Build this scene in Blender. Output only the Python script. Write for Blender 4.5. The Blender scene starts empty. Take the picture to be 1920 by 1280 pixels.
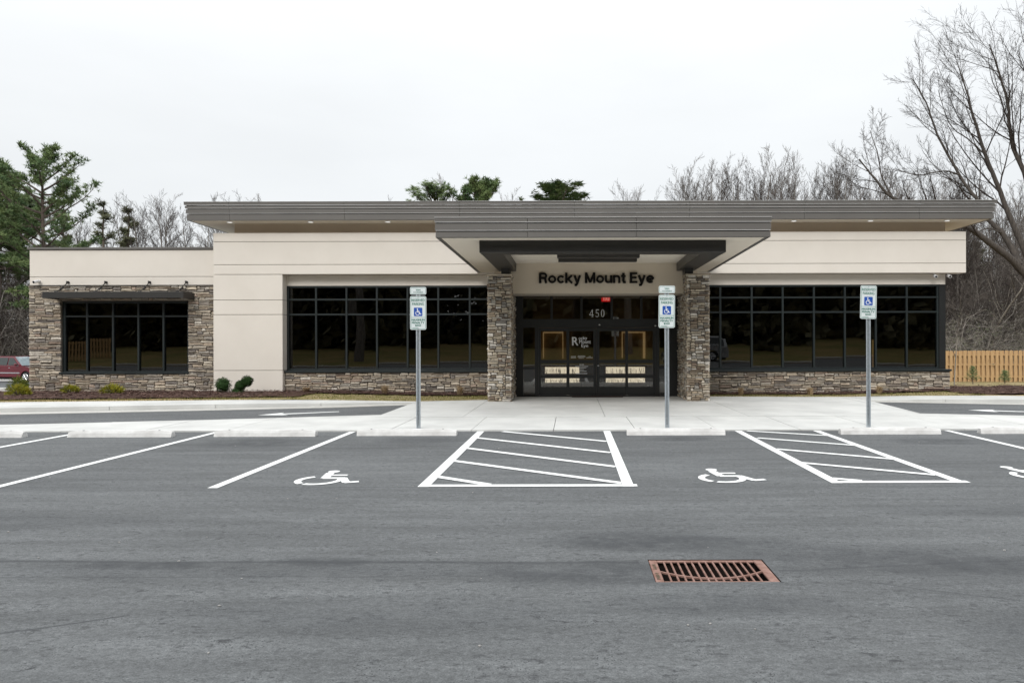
import bpy, math, random
from mathutils import Vector, Matrix, noise as mnoise
from math import radians, sin, cos, pi, sqrt

scene = bpy.context.scene
COL = scene.collection

# ---------------------------------------------------------------- camera
F, H0, CX, CY = 1400.0, 1.66, 1073.0, 644.0      # focal length in photo pixels, eye height, principal point
cam_d = bpy.data.cameras.new("camera")
cam = bpy.data.objects.new("camera", cam_d)
COL.objects.link(cam)
cam.location = (0, 0, H0)
cam.rotation_euler = (radians(90), radians(0.13), 0)
cam_d.sensor_width = 36.0
cam_d.lens = F / 1920.0 * 36.0
cam_d.shift_x = -(CX - 960.0) / 1920.0
cam_d.shift_y = (CY - 640.0) / 1920.0
cam_d.clip_start = 0.05
cam_d.clip_end = 2000.0
scene.camera = cam

# ---------------------------------------------------------------- sky: even overcast (brighter overhead than at the horizon)
SUN_EL, SUN_AZ = radians(36), radians(196)
world = bpy.data.worlds.new("World")
scene.world = world
world.use_nodes = True
wn, wl = world.node_tree.nodes, world.node_tree.links
wn.clear()
w_out = wn.new("ShaderNodeOutputWorld")
w_bg = wn.new("ShaderNodeBackground")
w_bg.inputs["Strength"].default_value = 0.1
w_sky = wn.new("ShaderNodeTexSky")
w_sky.sky_type = 'NISHITA'
w_sky.sun_disc = False
w_sky.sun_elevation = SUN_EL
w_sky.sun_rotation = SUN_AZ
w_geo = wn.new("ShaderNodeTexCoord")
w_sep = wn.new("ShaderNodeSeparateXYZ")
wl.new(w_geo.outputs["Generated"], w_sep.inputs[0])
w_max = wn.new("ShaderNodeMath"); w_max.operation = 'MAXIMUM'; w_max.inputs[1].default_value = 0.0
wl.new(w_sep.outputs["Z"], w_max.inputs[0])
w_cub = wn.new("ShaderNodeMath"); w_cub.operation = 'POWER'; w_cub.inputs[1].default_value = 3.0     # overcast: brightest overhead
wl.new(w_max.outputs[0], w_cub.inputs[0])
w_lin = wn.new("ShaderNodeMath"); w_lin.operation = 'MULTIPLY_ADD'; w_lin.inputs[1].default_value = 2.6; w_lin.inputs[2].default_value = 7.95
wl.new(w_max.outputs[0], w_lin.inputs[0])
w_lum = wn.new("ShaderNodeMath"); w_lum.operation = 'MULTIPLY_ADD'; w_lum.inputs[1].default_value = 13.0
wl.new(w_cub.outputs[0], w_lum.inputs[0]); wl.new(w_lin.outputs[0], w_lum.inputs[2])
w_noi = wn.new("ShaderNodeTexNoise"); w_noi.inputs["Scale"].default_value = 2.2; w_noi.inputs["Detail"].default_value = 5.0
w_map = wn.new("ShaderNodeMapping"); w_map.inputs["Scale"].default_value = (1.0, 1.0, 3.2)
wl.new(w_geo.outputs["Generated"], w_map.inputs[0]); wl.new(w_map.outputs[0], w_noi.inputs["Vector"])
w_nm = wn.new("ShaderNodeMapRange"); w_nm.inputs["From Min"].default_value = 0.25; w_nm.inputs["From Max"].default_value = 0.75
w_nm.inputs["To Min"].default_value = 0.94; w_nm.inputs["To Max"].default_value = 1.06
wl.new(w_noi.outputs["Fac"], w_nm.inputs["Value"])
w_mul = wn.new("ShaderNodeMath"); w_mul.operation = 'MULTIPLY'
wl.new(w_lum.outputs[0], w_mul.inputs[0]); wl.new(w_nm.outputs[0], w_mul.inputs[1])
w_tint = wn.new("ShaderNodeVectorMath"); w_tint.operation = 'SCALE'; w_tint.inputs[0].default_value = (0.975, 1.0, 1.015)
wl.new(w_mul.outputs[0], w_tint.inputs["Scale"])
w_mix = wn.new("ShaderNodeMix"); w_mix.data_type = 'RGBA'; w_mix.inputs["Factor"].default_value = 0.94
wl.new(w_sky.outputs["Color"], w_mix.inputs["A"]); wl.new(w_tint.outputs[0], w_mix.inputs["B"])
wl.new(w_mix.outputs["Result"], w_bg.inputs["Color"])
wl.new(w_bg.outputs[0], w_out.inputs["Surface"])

sun_d = bpy.data.lights.new("sun", 'SUN')
sun_d.energy = 1.5
sun_d.angle = radians(25)
sun_d.color = (1.0, 0.97, 0.93)
sun = bpy.data.objects.new("sun", sun_d)
COL.objects.link(sun)
sv = Vector((sin(SUN_AZ) * cos(SUN_EL), cos(SUN_AZ) * cos(SUN_EL), sin(SUN_EL)))
sun.rotation_euler = sv.to_track_quat('Z', 'Y').to_euler()
sun.location = sv * 60

scene.view_settings.view_transform = 'Standard'
scene.view_settings.look = 'None'
scene.view_settings.exposure = 0.15
scene.view_settings.gamma = 1.0
scene.view_settings.use_curve_mapping = False
scene.render.engine = 'CYCLES'
scene.cycles.max_bounces = 8
scene.cycles.transparent_max_bounces = 10
scene.cycles.caustics_reflective = False
scene.cycles.caustics_refractive = False

# ---------------------------------------------------------------- helpers
def gx(x, d): return (x - CX) * d / F
def gz(y, d): return H0 + (CY - y) * d / F
def gp(x, y, z=0.0):
    d = F * (H0 - z) / (y - CY)
    return Vector((gx(x, d), d, z))

MATS = {}
def _nodes(name):
    m = bpy.data.materials.new(name); m.use_nodes = True
    MATS[name] = m
    nt = m.node_tree
    return m, nt.nodes, nt.links, nt.nodes["Principled BSDF"]

def N(nodes, typ, **kw):
    n = nodes.new(typ)
    for k, v in kw.items():
        if k.startswith('i_'): n.inputs[k[2:].replace('_', ' ')].default_value = v
        else: setattr(n, k, v)
    return n

def mixc(nodes, links, fac, a, b, blend='MIX'):
    n = nodes.new("ShaderNodeMix"); n.data_type = 'RGBA'; n.blend_type = blend
    for key, v in (("Factor", fac), ("A", a), ("B", b)):
        s = n.inputs[key]
        if hasattr(v, 'is_output') or hasattr(v, 'links'): links.new(v, s)
        elif key == "Factor": s.default_value = v
        else: s.default_value = (*v, 1.0) if len(v) == 3 else v
    return n.outputs["Result"]

def mrange(nodes, links, v, a, b, c=0.0, d=1.0):
    n = nodes.new("ShaderNodeMapRange")
    n.inputs["From Min"].default_value = a; n.inputs["From Max"].default_value = b
    n.inputs["To Min"].default_value = c; n.inputs["To Max"].default_value = d
    links.new(v, n.inputs["Value"])
    return n.outputs[0]

def pmat(name, c1, c2=None, scale=6.0, rough=0.7, bump=0.0, bscale=60.0, metal=0.0, spec=0.5, lo=0.35, hi=0.65, stretch=(1, 1, 1), coat=0.0):
    """plain procedural material: two tones mixed by noise, fine relief by bump"""
    m, nd, ln, bs = _nodes(name)
    tc = N(nd, "ShaderNodeTexCoord")
    mp = N(nd, "ShaderNodeMapping"); mp.inputs["Scale"].default_value = stretch
    ln.new(tc.outputs["Object"], mp.inputs[0])
    nz = N(nd, "ShaderNodeTexNoise", i_Scale=scale, i_Detail=6.0, i_Roughness=0.6)
    ln.new(mp.outputs[0], nz.inputs["Vector"])
    c2 = c2 or tuple(x * 0.85 for x in c1)
    ln.new(mixc(nd, ln, mrange(nd, ln, nz.outputs["Fac"], lo, hi), c1, c2), bs.inputs["Base Color"])
    bs.inputs["Roughness"].default_value = rough
    bs.inputs["Metallic"].default_value = metal
    bs.inputs["Specular IOR Level"].default_value = spec
    if coat: bs.inputs["Coat Weight"].default_value = coat; bs.inputs["Coat Roughness"].default_value = 0.05
    if bump:
        nb = N(nd, "ShaderNodeTexNoise", i_Scale=bscale, i_Detail=4.0)
        ln.new(mp.outputs[0], nb.inputs["Vector"])
        b = N(nd, "ShaderNodeBump"); b.inputs["Strength"].default_value = bump; b.inputs["Distance"].default_value = 0.01
        ln.new(nb.outputs["Fac"], b.inputs["Height"]); ln.new(b.outputs[0], bs.inputs["Normal"])
    return m

def emat(name, col, strength, base=(0.5, 0.5, 0.5)):
    m, nd, ln, bs = _nodes(name)
    tc = N(nd, "ShaderNodeTexCoord")
    nz = N(nd, "ShaderNodeTexNoise", i_Scale=14.0)
    ln.new(tc.outputs["Object"], nz.inputs["Vector"])
    ln.new(mixc(nd, ln, mrange(nd, ln, nz.outputs["Fac"], 0.3, 0.7), col, tuple(x * 0.85 for x in col)), bs.inputs["Emission Color"])
    bs.inputs["Emission Strength"].default_value = strength
    bs.inputs["Base Color"].default_value = (*base, 1)
    return m

def ramp_mat(name, cols, rough=0.85, bump=0.5, bscale=40, var=0.25, constant=True):
    """each piece (object or loose island) takes its own tone from a palette"""
    m, nd, ln, bs = _nodes(name)
    oi = N(nd, "ShaderNodeObjectInfo"); ge = N(nd, "ShaderNodeNewGeometry")
    ad = N(nd, "ShaderNodeMath", operation='ADD'); ln.new(oi.outputs["Random"], ad.inputs[0]); ln.new(ge.outputs["Random Per Island"], ad.inputs[1])
    fr = N(nd, "ShaderNodeMath", operation='FRACT'); ln.new(ad.outputs[0], fr.inputs[0])
    cr = N(nd, "ShaderNodeValToRGB"); cr.color_ramp.interpolation = 'CONSTANT' if constant else 'LINEAR'
    el = cr.color_ramp.elements
    while len(el) < len(cols): el.new(0.5)
    for i, c in enumerate(cols):
        el[i].position = i / len(cols); el[i].color = (*c, 1)
    ln.new(fr.outputs[0], cr.inputs[0])
    tc = N(nd, "ShaderNodeTexCoord")
    nz = N(nd, "ShaderNodeTexNoise", i_Scale=9.0, i_Detail=8.0, i_Roughness=0.65)
    ln.new(tc.outputs["Object"], nz.inputs["Vector"])
    ml = mixc(nd, ln, mrange(nd, ln, nz.outputs["Fac"], 0.3, 0.7), (1 - var,) * 3, (1 + var,) * 3)
    ln.new(mixc(nd, ln, 1.0, cr.outputs[0], ml, 'MULTIPLY'), bs.inputs["Base Color"])
    bs.inputs["Roughness"].default_value = rough
    bs.inputs["Specular IOR Level"].default_value = 0.3
    nb = N(nd, "ShaderNodeTexNoise", i_Scale=bscale, i_Detail=6.0)
    ln.new(tc.outputs["Object"], nb.inputs["Vector"])
    b = N(nd, "ShaderNodeBump"); b.inputs["Strength"].default_value = bump; b.inputs["Distance"].default_value = 0.012
    ln.new(nb.outputs["Fac"], b.inputs["Height"]); ln.new(b.outputs[0], bs.inputs["Normal"])
    return m

def glass_mat(name, tint, refl=1.0, wav=0.02):
    m, nd, ln, bs = _nodes(name)
    nd.remove(bs)
    out = nd["Material Output"]
    tr = N(nd, "ShaderNodeBsdfTransparent"); tr.inputs[0].default_value = (*tint, 1)
    gl = N(nd, "ShaderNodeBsdfGlossy"); gl.inputs["Roughness"].default_value = 0.0
    gl.inputs["Color"].default_value = (refl, refl, refl, 1)
    fr = N(nd, "ShaderNodeFresnel"); fr.inputs["IOR"].default_value = 1.72
    tc = N(nd, "ShaderNodeTexCoord")
    nz = N(nd, "ShaderNodeTexNoise", i_Scale=1.3, i_Detail=1.0)
    ln.new(tc.outputs["Object"], nz.inputs["Vector"])
    b = N(nd, "ShaderNodeBump"); b.inputs["Strength"].default_value = wav; b.inputs["Distance"].default_value = 0.05
    ln.new(nz.outputs["Fac"], b.inputs["Height"]); ln.new(b.outputs[0], gl.inputs["Normal"])
    mx = N(nd, "ShaderNodeMixShader")
    ln.new(fr.outputs[0], mx.inputs[0]); ln.new(tr.outputs[0], mx.inputs[1]); ln.new(gl.outputs[0], mx.inputs[2])
    ln.new(mx.outputs[0], out.inputs["Surface"])
    return m

ORG = {}
class MB:
    def __init__(s): s.v = []; s.f = []
    def add(s, vs, fs):
        o = len(s.v); s.v.extend(vs); s.f.extend([tuple(i + o for i in f) for f in fs]); return s
    def box(s, x0, x1, y0, y1, z0, z1):
        return s.add([(x0, y0, z0), (x1, y0, z0), (x1, y1, z0), (x0, y1, z0), (x0, y0, z1), (x1, y0, z1), (x1, y1, z1), (x0, y1, z1)],
                     [(0, 3, 2, 1), (4, 5, 6, 7), (0, 1, 5, 4), (1, 2, 6, 5), (2, 3, 7, 6), (3, 0, 4, 7)])
    def bbox(s, x0, x1, y0, y1, z0, z1, b=0.01):
        """box with chamfered edges"""
        b = min(b, (x1 - x0) * .45, (y1 - y0) * .45, (z1 - z0) * .45)
        X, Y, Z = (x0, x1), (y0, y1), (z0, z1)
        vs = []; idx = {}
        for i in (0, 1):
            for j in (0, 1):
                for k in (0, 1):
                    sx, sy, sz = (b if i == 0 else -b), (b if j == 0 else -b), (b if k == 0 else -b)
                    for a, p in enumerate(((X[i], Y[j] + sy, Z[k] + sz), (X[i] + sx, Y[j], Z[k] + sz), (X[i] + sx, Y[j] + sy, Z[k]))):
                        idx[i, j, k, a] = len(vs); vs.append(p)
        fs = []
        for i in (0, 1):
            fs.append(tuple(idx[i, j, k, 0] for j, k in ((0, 0), (0, 1), (1, 1), (1, 0))[::1 if i == 0 else -1]))
            fs.append(tuple(idx[j, i, k, 1] for j, k in ((0, 0), (1, 0), (1, 1), (0, 1))[::1 if i == 0 else -1]))
            fs.append(tuple(idx[j, k, i, 2] for j, k in ((0, 0), (0, 1), (1, 1), (1, 0))[::1 if i == 0 else -1]))
        for j in (0, 1):
            for k in (0, 1):
                q = (idx[0, j, k, 1], idx[1, j, k, 1], idx[1, j, k, 2], idx[0, j, k, 2]); fs.append(q if (j == k) is False else q[::-1])
                q = (idx[j, 0, k, 0], idx[j, 1, k, 0], idx[j, 1, k, 2], idx[j, 0, k, 2]); fs.append(q if (j == k) else q[::-1])
                q = (idx[j, k, 0, 0], idx[j, k, 1, 0], idx[j, k, 1, 1], idx[j, k, 0, 1]); fs.append(q if (j == k) is False else q[::-1])
        for i in (0, 1):
            for j in (0, 1):
                for k in (0, 1):
                    t = (idx[i, j, k, 0], idx[i, j, k, 1], idx[i, j, k, 2]); fs.append(t if (i + j + k) % 2 == 0 else t[::-1])
        return s.add(vs, fs)
    def slab(s, pts, ztop, thick):
        """prism on a plan polygon (counter-clockwise); ztop number or function"""
        zf = ztop if callable(ztop) else (lambda x, y: ztop)
        n = len(pts)
        vs = [(p[0], p[1], zf(p[0], p[1])) for p in pts] + [(p[0], p[1], zf(p[0], p[1]) - thick) for p in pts]
        fs = [tuple(range(n)), tuple(range(2 * n - 1, n - 1, -1))]
        fs += [(i + n, (i + 1) % n + n, (i + 1) % n, i) for i in range(n)]
        return s.add(vs, fs)
    def sheet(s, pts, z=0.0):
        zf = z if callable(z) else (lambda x, y: z)
        return s.add([(p[0], p[1], zf(p[0], p[1])) for p in pts], [tuple(range(len(pts)))])
    def xzprism(s, pts, y0, y1):
        n = len(pts)
        vs = [(p[0], y0, p[1]) for p in pts] + [(p[0], y1, p[1]) for p in pts]
        return s.add(vs, [tuple(range(n)), tuple(range(2 * n - 1, n - 1, -1))] + [(i + n, (i + 1) % n + n, (i + 1) % n, i) for i in range(n)])
    def tube(s, pts, rads, k=6, cap=True):
        pts = [Vector(p) for p in pts]; n = len(pts); o = len(s.v)
        ref = Vector((0.31, 0.87, 0.39))
        for i in range(n):
            t = (pts[min(i + 1, n - 1)] - pts[max(i - 1, 0)])
            if t.length < 1e-9: t = Vector((0, 0, 1))
            t.normalize()
            a = t.cross(ref)
            if a.length < 0.1: a = t.cross(Vector((1, 0, 0)))
            a.normalize(); b = t.cross(a)
            r = rads[i] if hasattr(rads, '__len__') else rads
            for j in range(k):
                q = 2 * pi * j / k
                s.v.append(tuple(pts[i] + a * (cos(q) * r) + b * (sin(q) * r)))
        for i in range(n - 1):
            for j in range(k):
                j2 = (j + 1) % k
                s.f.append((o + i * k + j, o + i * k + j2, o + (i + 1) * k + j2, o + (i + 1) * k + j))
        if cap:
            s.f.append(tuple(o + j for j in range(k))[::-1]); s.f.append(tuple(o + (n - 1) * k + j for j in range(k)))
        return s
    def disc(s, c, ax, r, th, k=20):
        c = Vector(c); ax = Vector(ax).normalized()
        return s.tube([c - ax * th / 2, c + ax * th / 2], [r, r], k)
    def ball(s, c, r, nu=10, nv=7, sc=(1, 1, 1)):
        vs = [(c[0], c[1], c[2] + r * sc[2])]
        for i in range(1, nv):
            a = pi * i / nv
            for j in range(nu):
                q = 2 * pi * j / nu
                vs.append((c[0] + r * sc[0] * sin(a) * cos(q), c[1] + r * sc[1] * sin(a) * sin(q), c[2] + r * sc[2] * cos(a)))
        vs.append((c[0], c[1], c[2] - r * sc[2]))
        fs = [(0, 1 + j, 1 + (j + 1) % nu) for j in range(nu)]
        for i in range(nv - 2):
            for j in range(nu):
                a = 1 + i * nu
                fs.append((a + j, a + nu + j, a + nu + (j + 1) % nu, a + (j + 1) % nu))
        a = 1 + (nv - 2) * nu
        fs += [(a + j, len(vs) - 1, a + (j + 1) % nu) for j in range(nu)]
        return s.add(vs, fs)
    def shear(s, y0, k):
        s.v = [(x, y, z - (y - y0) * k) for x, y, z in s.v]; return s
    def xf(s, M):
        s.v = [tuple(M @ Vector(v)) for v in s.v]; return s
    def build(s, name, mat, parent=None, smooth=False):
        me = bpy.data.meshes.new(name)
        o = ORG.get(parent.name, Vector((0, 0, 0))) if parent else Vector((0, 0, 0))
        me.from_pydata([(v[0] - o[0], v[1] - o[1], v[2] - o[2]) for v in s.v], [], s.f)
        if smooth: me.polygons.foreach_set("use_smooth", [True] * len(me.polygons))
        me.update()
        me.materials.append(MATS[mat] if isinstance(mat, str) else mat)
        ob = bpy.data.objects.new(name, me)
        COL.objects.link(ob)
        if parent: ob.parent = parent
        ORG[ob.name] = o
        return ob

def tag(o, label=None, cat=None, group=None, kind=None):
    if label: o["label"] = label
    if cat: o["category"] = cat
    if group: o["group"] = group
    if kind: o["kind"] = kind
    return o

def thing(name, loc, label=None, cat=None, group=None, kind=None):
    o = bpy.data.objects.new(name, None)
    o.empty_display_size = 0.2
    COL.objects.link(o)
    o.location = loc
    ORG[o.name] = Vector(loc)
    return tag(o, label, cat, group, kind)

def copy_tree(o, parent=None):
    c = o.copy(); COL.objects.link(c)
    if parent: c.parent = parent
    for ch in [x for x in COL.objects if x.parent == o]: copy_tree(ch, c)
    return c

def text_mb(txt, size, offset=0.0, extrude=0.004, align='LEFT', mirror=False):
    """lettering as mesh in the XZ plane, facing -Y, baseline at z=0"""
    cu = bpy.data.curves.new("lettering", 'FONT')
    cu.body = txt; cu.size = size; cu.offset = offset; cu.extrude = extrude; cu.align_x = align; cu.resolution_u = 3
    ob = bpy.data.objects.new("lettering", cu); COL.objects.link(ob)
    dg = bpy.context.evaluated_depsgraph_get()
    me = bpy.data.meshes.new_from_object(ob.evaluated_get(dg))
    mb = MB()
    mb.v = [((-v.co.x if mirror else v.co.x), -v.co.z, v.co.y) for v in me.vertices]
    mb.f = [tuple(p.vertices) for p in me.polygons]
    bpy.data.objects.remove(ob); bpy.data.curves.remove(cu); bpy.data.meshes.remove(me)
    return mb

def bold(mb, dx):
    """heavier stroke: copies of the letter shifted sideways, each a hair further back"""
    v0, f0 = list(mb.v), list(mb.f)
    for k, (s_, t_) in enumerate(((-dx, 0), (dx, 0), (-dx / 2, dx * .3), (dx / 2, -dx * .3), (0, dx * .45), (0, -dx * .45))): mb.add([(x + s_, y + .0005 * (k + 1), z + t_) for x, y, z in v0], f0)
    return mb
def mb_bounds(mb):
    return [(min(v[i] for v in mb.v), max(v[i] for v in mb.v)) for i in range(3)]

def move(mb, dx=0, dy=0, dz=0, sx=1, sz=1):
    mb.v = [(x * sx + dx, y + dy, z * sz + dz) for x, y, z in mb.v]; return mb

def fit_text(txt, x0, x1, z0, z1, y, offset=0.0, extrude=0.003, mirror=False, heavy=0.0):
    """lettering scaled into the rectangle x0..x1, z0..z1 (z0 = lowest point of the glyphs)"""
    mb = text_mb(txt, 1.0, offset, extrude, mirror=mirror)
    if heavy: bold(mb, heavy)
    b = mb_bounds(mb)
    sx = (x1 - x0) / (b[0][1] - b[0][0]); sz = (z1 - z0) / (b[2][1] - b[2][0])
    return move(mb, x0 - b[0][0] * sx, y, z0 - b[2][0] * sz, sx, sz)

# ---------------------------------------------------------------- materials
pmat("stucco", (0.715, 0.665, 0.60), (0.685, 0.635, 0.57), 1.1, 0.9, 0.25, 220, spec=0.2)
pmat("stucco_brown", (0.52, 0.43, 0.33), (0.49, 0.40, 0.31), 1.5, 0.9, 0.25, 220, spec=0.2)
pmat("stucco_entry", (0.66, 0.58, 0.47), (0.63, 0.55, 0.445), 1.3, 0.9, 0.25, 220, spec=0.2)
pmat("soffit", (0.80, 0.73, 0.62), (0.77, 0.70, 0.60), 1.0, 0.85, 0.05, 100, spec=0.2)
pmat("fascia_metal", (0.128, 0.120, 0.110), (0.112, 0.105, 0.097), 0.5, 0.42, 0.0, metal=0.0)
pmat("drip_metal", (0.52, 0.51, 0.50), (0.44, 0.43, 0.42), 2.0, 0.35)
pmat("bronze_metal", (0.030, 0.028, 0.026), (0.024, 0.023, 0.022), 2.0, 0.4)
pmat("frame_metal", (0.013, 0.019, 0.020), (0.010, 0.015, 0.016), 3.0, 0.38)
pmat("door_metal", (0.012, 0.013, 0.013), (0.010, 0.010, 0.010), 3.0, 0.38)
pmat("mortar", (0.17, 0.155, 0.135), (0.13, 0.118, 0.10), 12, 0.95, 0.5, 80, spec=0.1)
pmat("concrete", (0.61, 0.61, 0.59), (0.49, 0.49, 0.475), 0.8, 0.9, 0.2, 150, spec=0.2)
pmat("concrete_stop", (0.72, 0.715, 0.70), (0.56, 0.55, 0.535), 3.0, 0.9, 0.3, 90, spec=0.2)
pmat("gutter_concrete", (0.52, 0.51, 0.48), (0.44, 0.43, 0.40), 1.6, 0.9, 0.2, 120, spec=0.2)
pmat("letter_black", (0.010, 0.009, 0.008), None, 5, 0.8, spec=0.15)
pmat("letter_white", (0.88, 0.88, 0.87), None, 5, 0.6)
pmat("reflection_tan", (0.50, 0.40, 0.26), None, 5, 0.6)  # tone of the logo's reflected image
pmat("number_grey", (0.85, 0.86, 0.85), None, 5, 0.5)
pmat("sign_white", (0.74, 0.78, 0.78), (0.68, 0.74, 0.74), 8, 0.45)
pmat("sign_green", (0.022, 0.17, 0.125), (0.03, 0.19, 0.145), 30, 0.45)
pmat("sign_blue", (0.010, 0.085, 0.42), None, 8, 0.4)
pmat("galvanised", (0.46, 0.50, 0.53), (0.36, 0.40, 0.43), 14, 0.45, metal=0.35)
pmat("hole_dark", (0.05, 0.055, 0.06), None, 5, 0.8)
pmat("white_plastic", (0.72, 0.72, 0.72), None, 5, 0.4)
pmat("rust_iron", (0.30, 0.185, 0.155), (0.19, 0.10, 0.075), 11, 0.8, 0.4, 120, spec=0.25)
pmat("pit_dark", (0.022, 0.012, 0.007), (0.010, 0.006, 0.005), 8, 0.95)
pmat("mulch", (0.090, 0.052, 0.042), (0.045, 0.027, 0.023), 26, 0.98, 1.0, 45, spec=0.1)
pmat("straw", (0.36, 0.27, 0.15), (0.24, 0.18, 0.09), 14, 0.98, 0.8, 60, spec=0.1)
pmat("lawn", (0.22, 0.19, 0.085), (0.34, 0.27, 0.16), 2.2, 0.98, 0.8, 70, spec=0.1)
pmat("lawn_back", (0.15, 0.145, 0.05), (0.26, 0.19, 0.085), 0.25, 0.98, 0.8, 40, spec=0.1)
pmat("leaf_litter", (0.165, 0.125, 0.09), (0.10, 0.085, 0.058), 1.2, 0.98, 0.8, 14, spec=0.1)
pmat("fence_wood", (0.55, 0.375, 0.20), (0.42, 0.265, 0.13), 5.0, 0.8, 0.3, 30, stretch=(6, 6, 0.7), spec=0.2)
pmat("bark_grey", (0.22, 0.20, 0.18), (0.12, 0.108, 0.098), 5, 0.95, 0.8, 18, stretch=(3, 3, 0.6), spec=0.1)
pmat("bark_pale", (0.40, 0.37, 0.33), (0.22, 0.20, 0.18), 4, 0.95, 0.6, 18, stretch=(3, 3, 0.6), spec=0.1)
pmat("bark_dark", (0.115, 0.100, 0.088), (0.060, 0.053, 0.048), 5, 0.95, 0.8, 18, stretch=(3, 3, 0.6), spec=0.1)
pmat("twig_grey", (0.072, 0.060, 0.054), (0.045, 0.038, 0.034), 3, 0.95, spec=0.1)
pmat("twig_brown", (0.165, 0.145, 0.130), (0.085, 0.074, 0.066), 1.2, 0.95, spec=0.1)
pmat("bark_pine", (0.17, 0.135, 0.112), (0.09, 0.072, 0.062), 5, 0.95, 0.8, 18, stretch=(3, 3, 0.7), spec=0.1)
pmat("needles", (0.165, 0.215, 0.082), (0.060, 0.105, 0.042), 0.7, 0.75, spec=0.2, lo=0.4, hi=0.6)
pmat("needles_dull", (0.125, 0.130, 0.070), (0.070, 0.074, 0.042), 0.7, 0.8, spec=0.2, lo=0.4, hi=0.6)
pmat("leaf_dark", (0.22, 0.195, 0.12), (0.06, 0.062, 0.034), 0.5, 0.8, spec=0.15)
pmat("brush_leaf", (0.085, 0.095, 0.056), (0.130, 0.115, 0.090), 0.6, 0.9, spec=0.1)
pmat("juniper_gold", (0.38, 0.32, 0.030), (0.17, 0.20, 0.025), 9, 0.8, spec=0.2)
pmat("juniper_green", (0.10, 0.15, 0.030), (0.20, 0.20, 0.035), 9, 0.8, spec=0.2)
pmat("topiary_green", (0.030, 0.070, 0.016), (0.018, 0.045, 0.010), 12, 0.75, spec=0.25)
pmat("dry_grass", (0.48, 0.37, 0.24), (0.33, 0.24, 0.15), 12, 0.9, spec=0.1)
pmat("green_grass", (0.16, 0.17, 0.055), (0.26, 0.22, 0.10), 4, 0.9, spec=0.1)
pmat("red_paint", (0.135, 0.008, 0.018), (0.12, 0.007, 0.016), 4, 0.25, coat=1.0)
pmat("silver_paint", (0.45, 0.46, 0.47), None, 4, 0.25, metal=0.5, coat=1.0)
pmat("tyre", (0.018, 0.018, 0.018), None, 8, 0.85)
pmat("chrome", (0.62, 0.62, 0.63), None, 5, 0.25, metal=0.8)
pmat("car_glass", (0.012, 0.02, 0.018), None, 5, 0.05, spec=0.9)
pmat("windscreen", (0.30, 0.37, 0.40), None, 5, 0.06, spec=1.0)
pmat("headlamp", (0.75, 0.75, 0.72), None, 5, 0.15)
pmat("interior_wall", (0.30, 0.21, 0.12), (0.26, 0.18, 0.10), 1, 0.85)
pmat("interior_floor", (0.10, 0.09, 0.08), None, 2, 0.35)
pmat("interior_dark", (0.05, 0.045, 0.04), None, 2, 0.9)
pmat("wood_desk", (0.10, 0.055, 0.028), (0.07, 0.036, 0.018), 6, 0.5)
pmat("mat_brown", (0.045, 0.026, 0.022), None, 60, 0.98, 0.6, 200)
pmat("red_dark", (0.25, 0.0, 0.0), None, 5, 0.6)
pmat("roof_membrane", (0.35, 0.35, 0.34), None, 1, 0.9)
emat("surround_glow", (1.0, 0.68, 0.34), 0.36)  # interior light on the door surrounds, put in as emission
emat("door_edge_glow", (1.0, 0.62, 0.22), 1.3)  # interior light on a door edge, put in as emission
emat("lamp_white", (1.0, 0.98, 0.94), 0.7)
emat("lobby_fill_glow", (1.0, 0.80, 0.55), 3.0)  # fill glow added to brighten the lobby
emat("exit_red", (1.0, 0.02, 0.03), 0.95, (0.4, 0, 0))
emat("exit_letter", (1.0, 0.55, 0.50), 1.2)
emat("reed_glow", (1.0, 0.93, 0.80), 1.7)
pmat("reed_dark", (0.12, 0.09, 0.06), None, 20, 0.9)
glass_mat("glass_dark", (0.22, 0.215, 0.20), 0.95, 0.010)
glass_mat("glass_entry", (0.62, 0.60, 0.55), 0.95, 0.010)
ramp_mat("ledge_stone", [(0.478, 0.415, 0.332), (0.394, 0.344, 0.279), (0.517, 0.463, 0.384), (0.328, 0.279, 0.225), (0.441, 0.382, 0.303), (0.272, 0.231, 0.192), (0.496, 0.424, 0.328), (0.367, 0.335, 0.291), (0.460, 0.407, 0.336), (0.183, 0.160, 0.140), (0.420, 0.344, 0.266), (0.546, 0.501, 0.436), (0.310, 0.274, 0.239), (0.382, 0.297, 0.237), (0.207, 0.184, 0.166)])
ramp_mat("pillar_stone", [(0.459, 0.397, 0.309), (0.365, 0.311, 0.241), (0.517, 0.463, 0.384), (0.223, 0.170, 0.130), (0.421, 0.359, 0.280), (0.633, 0.596, 0.539), (0.308, 0.254, 0.193), (0.292, 0.273, 0.247), (0.478, 0.415, 0.323), (0.261, 0.208, 0.155), (0.402, 0.326, 0.242), (0.574, 0.520, 0.445), (0.358, 0.326, 0.278), (0.196, 0.170, 0.148)])

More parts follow.
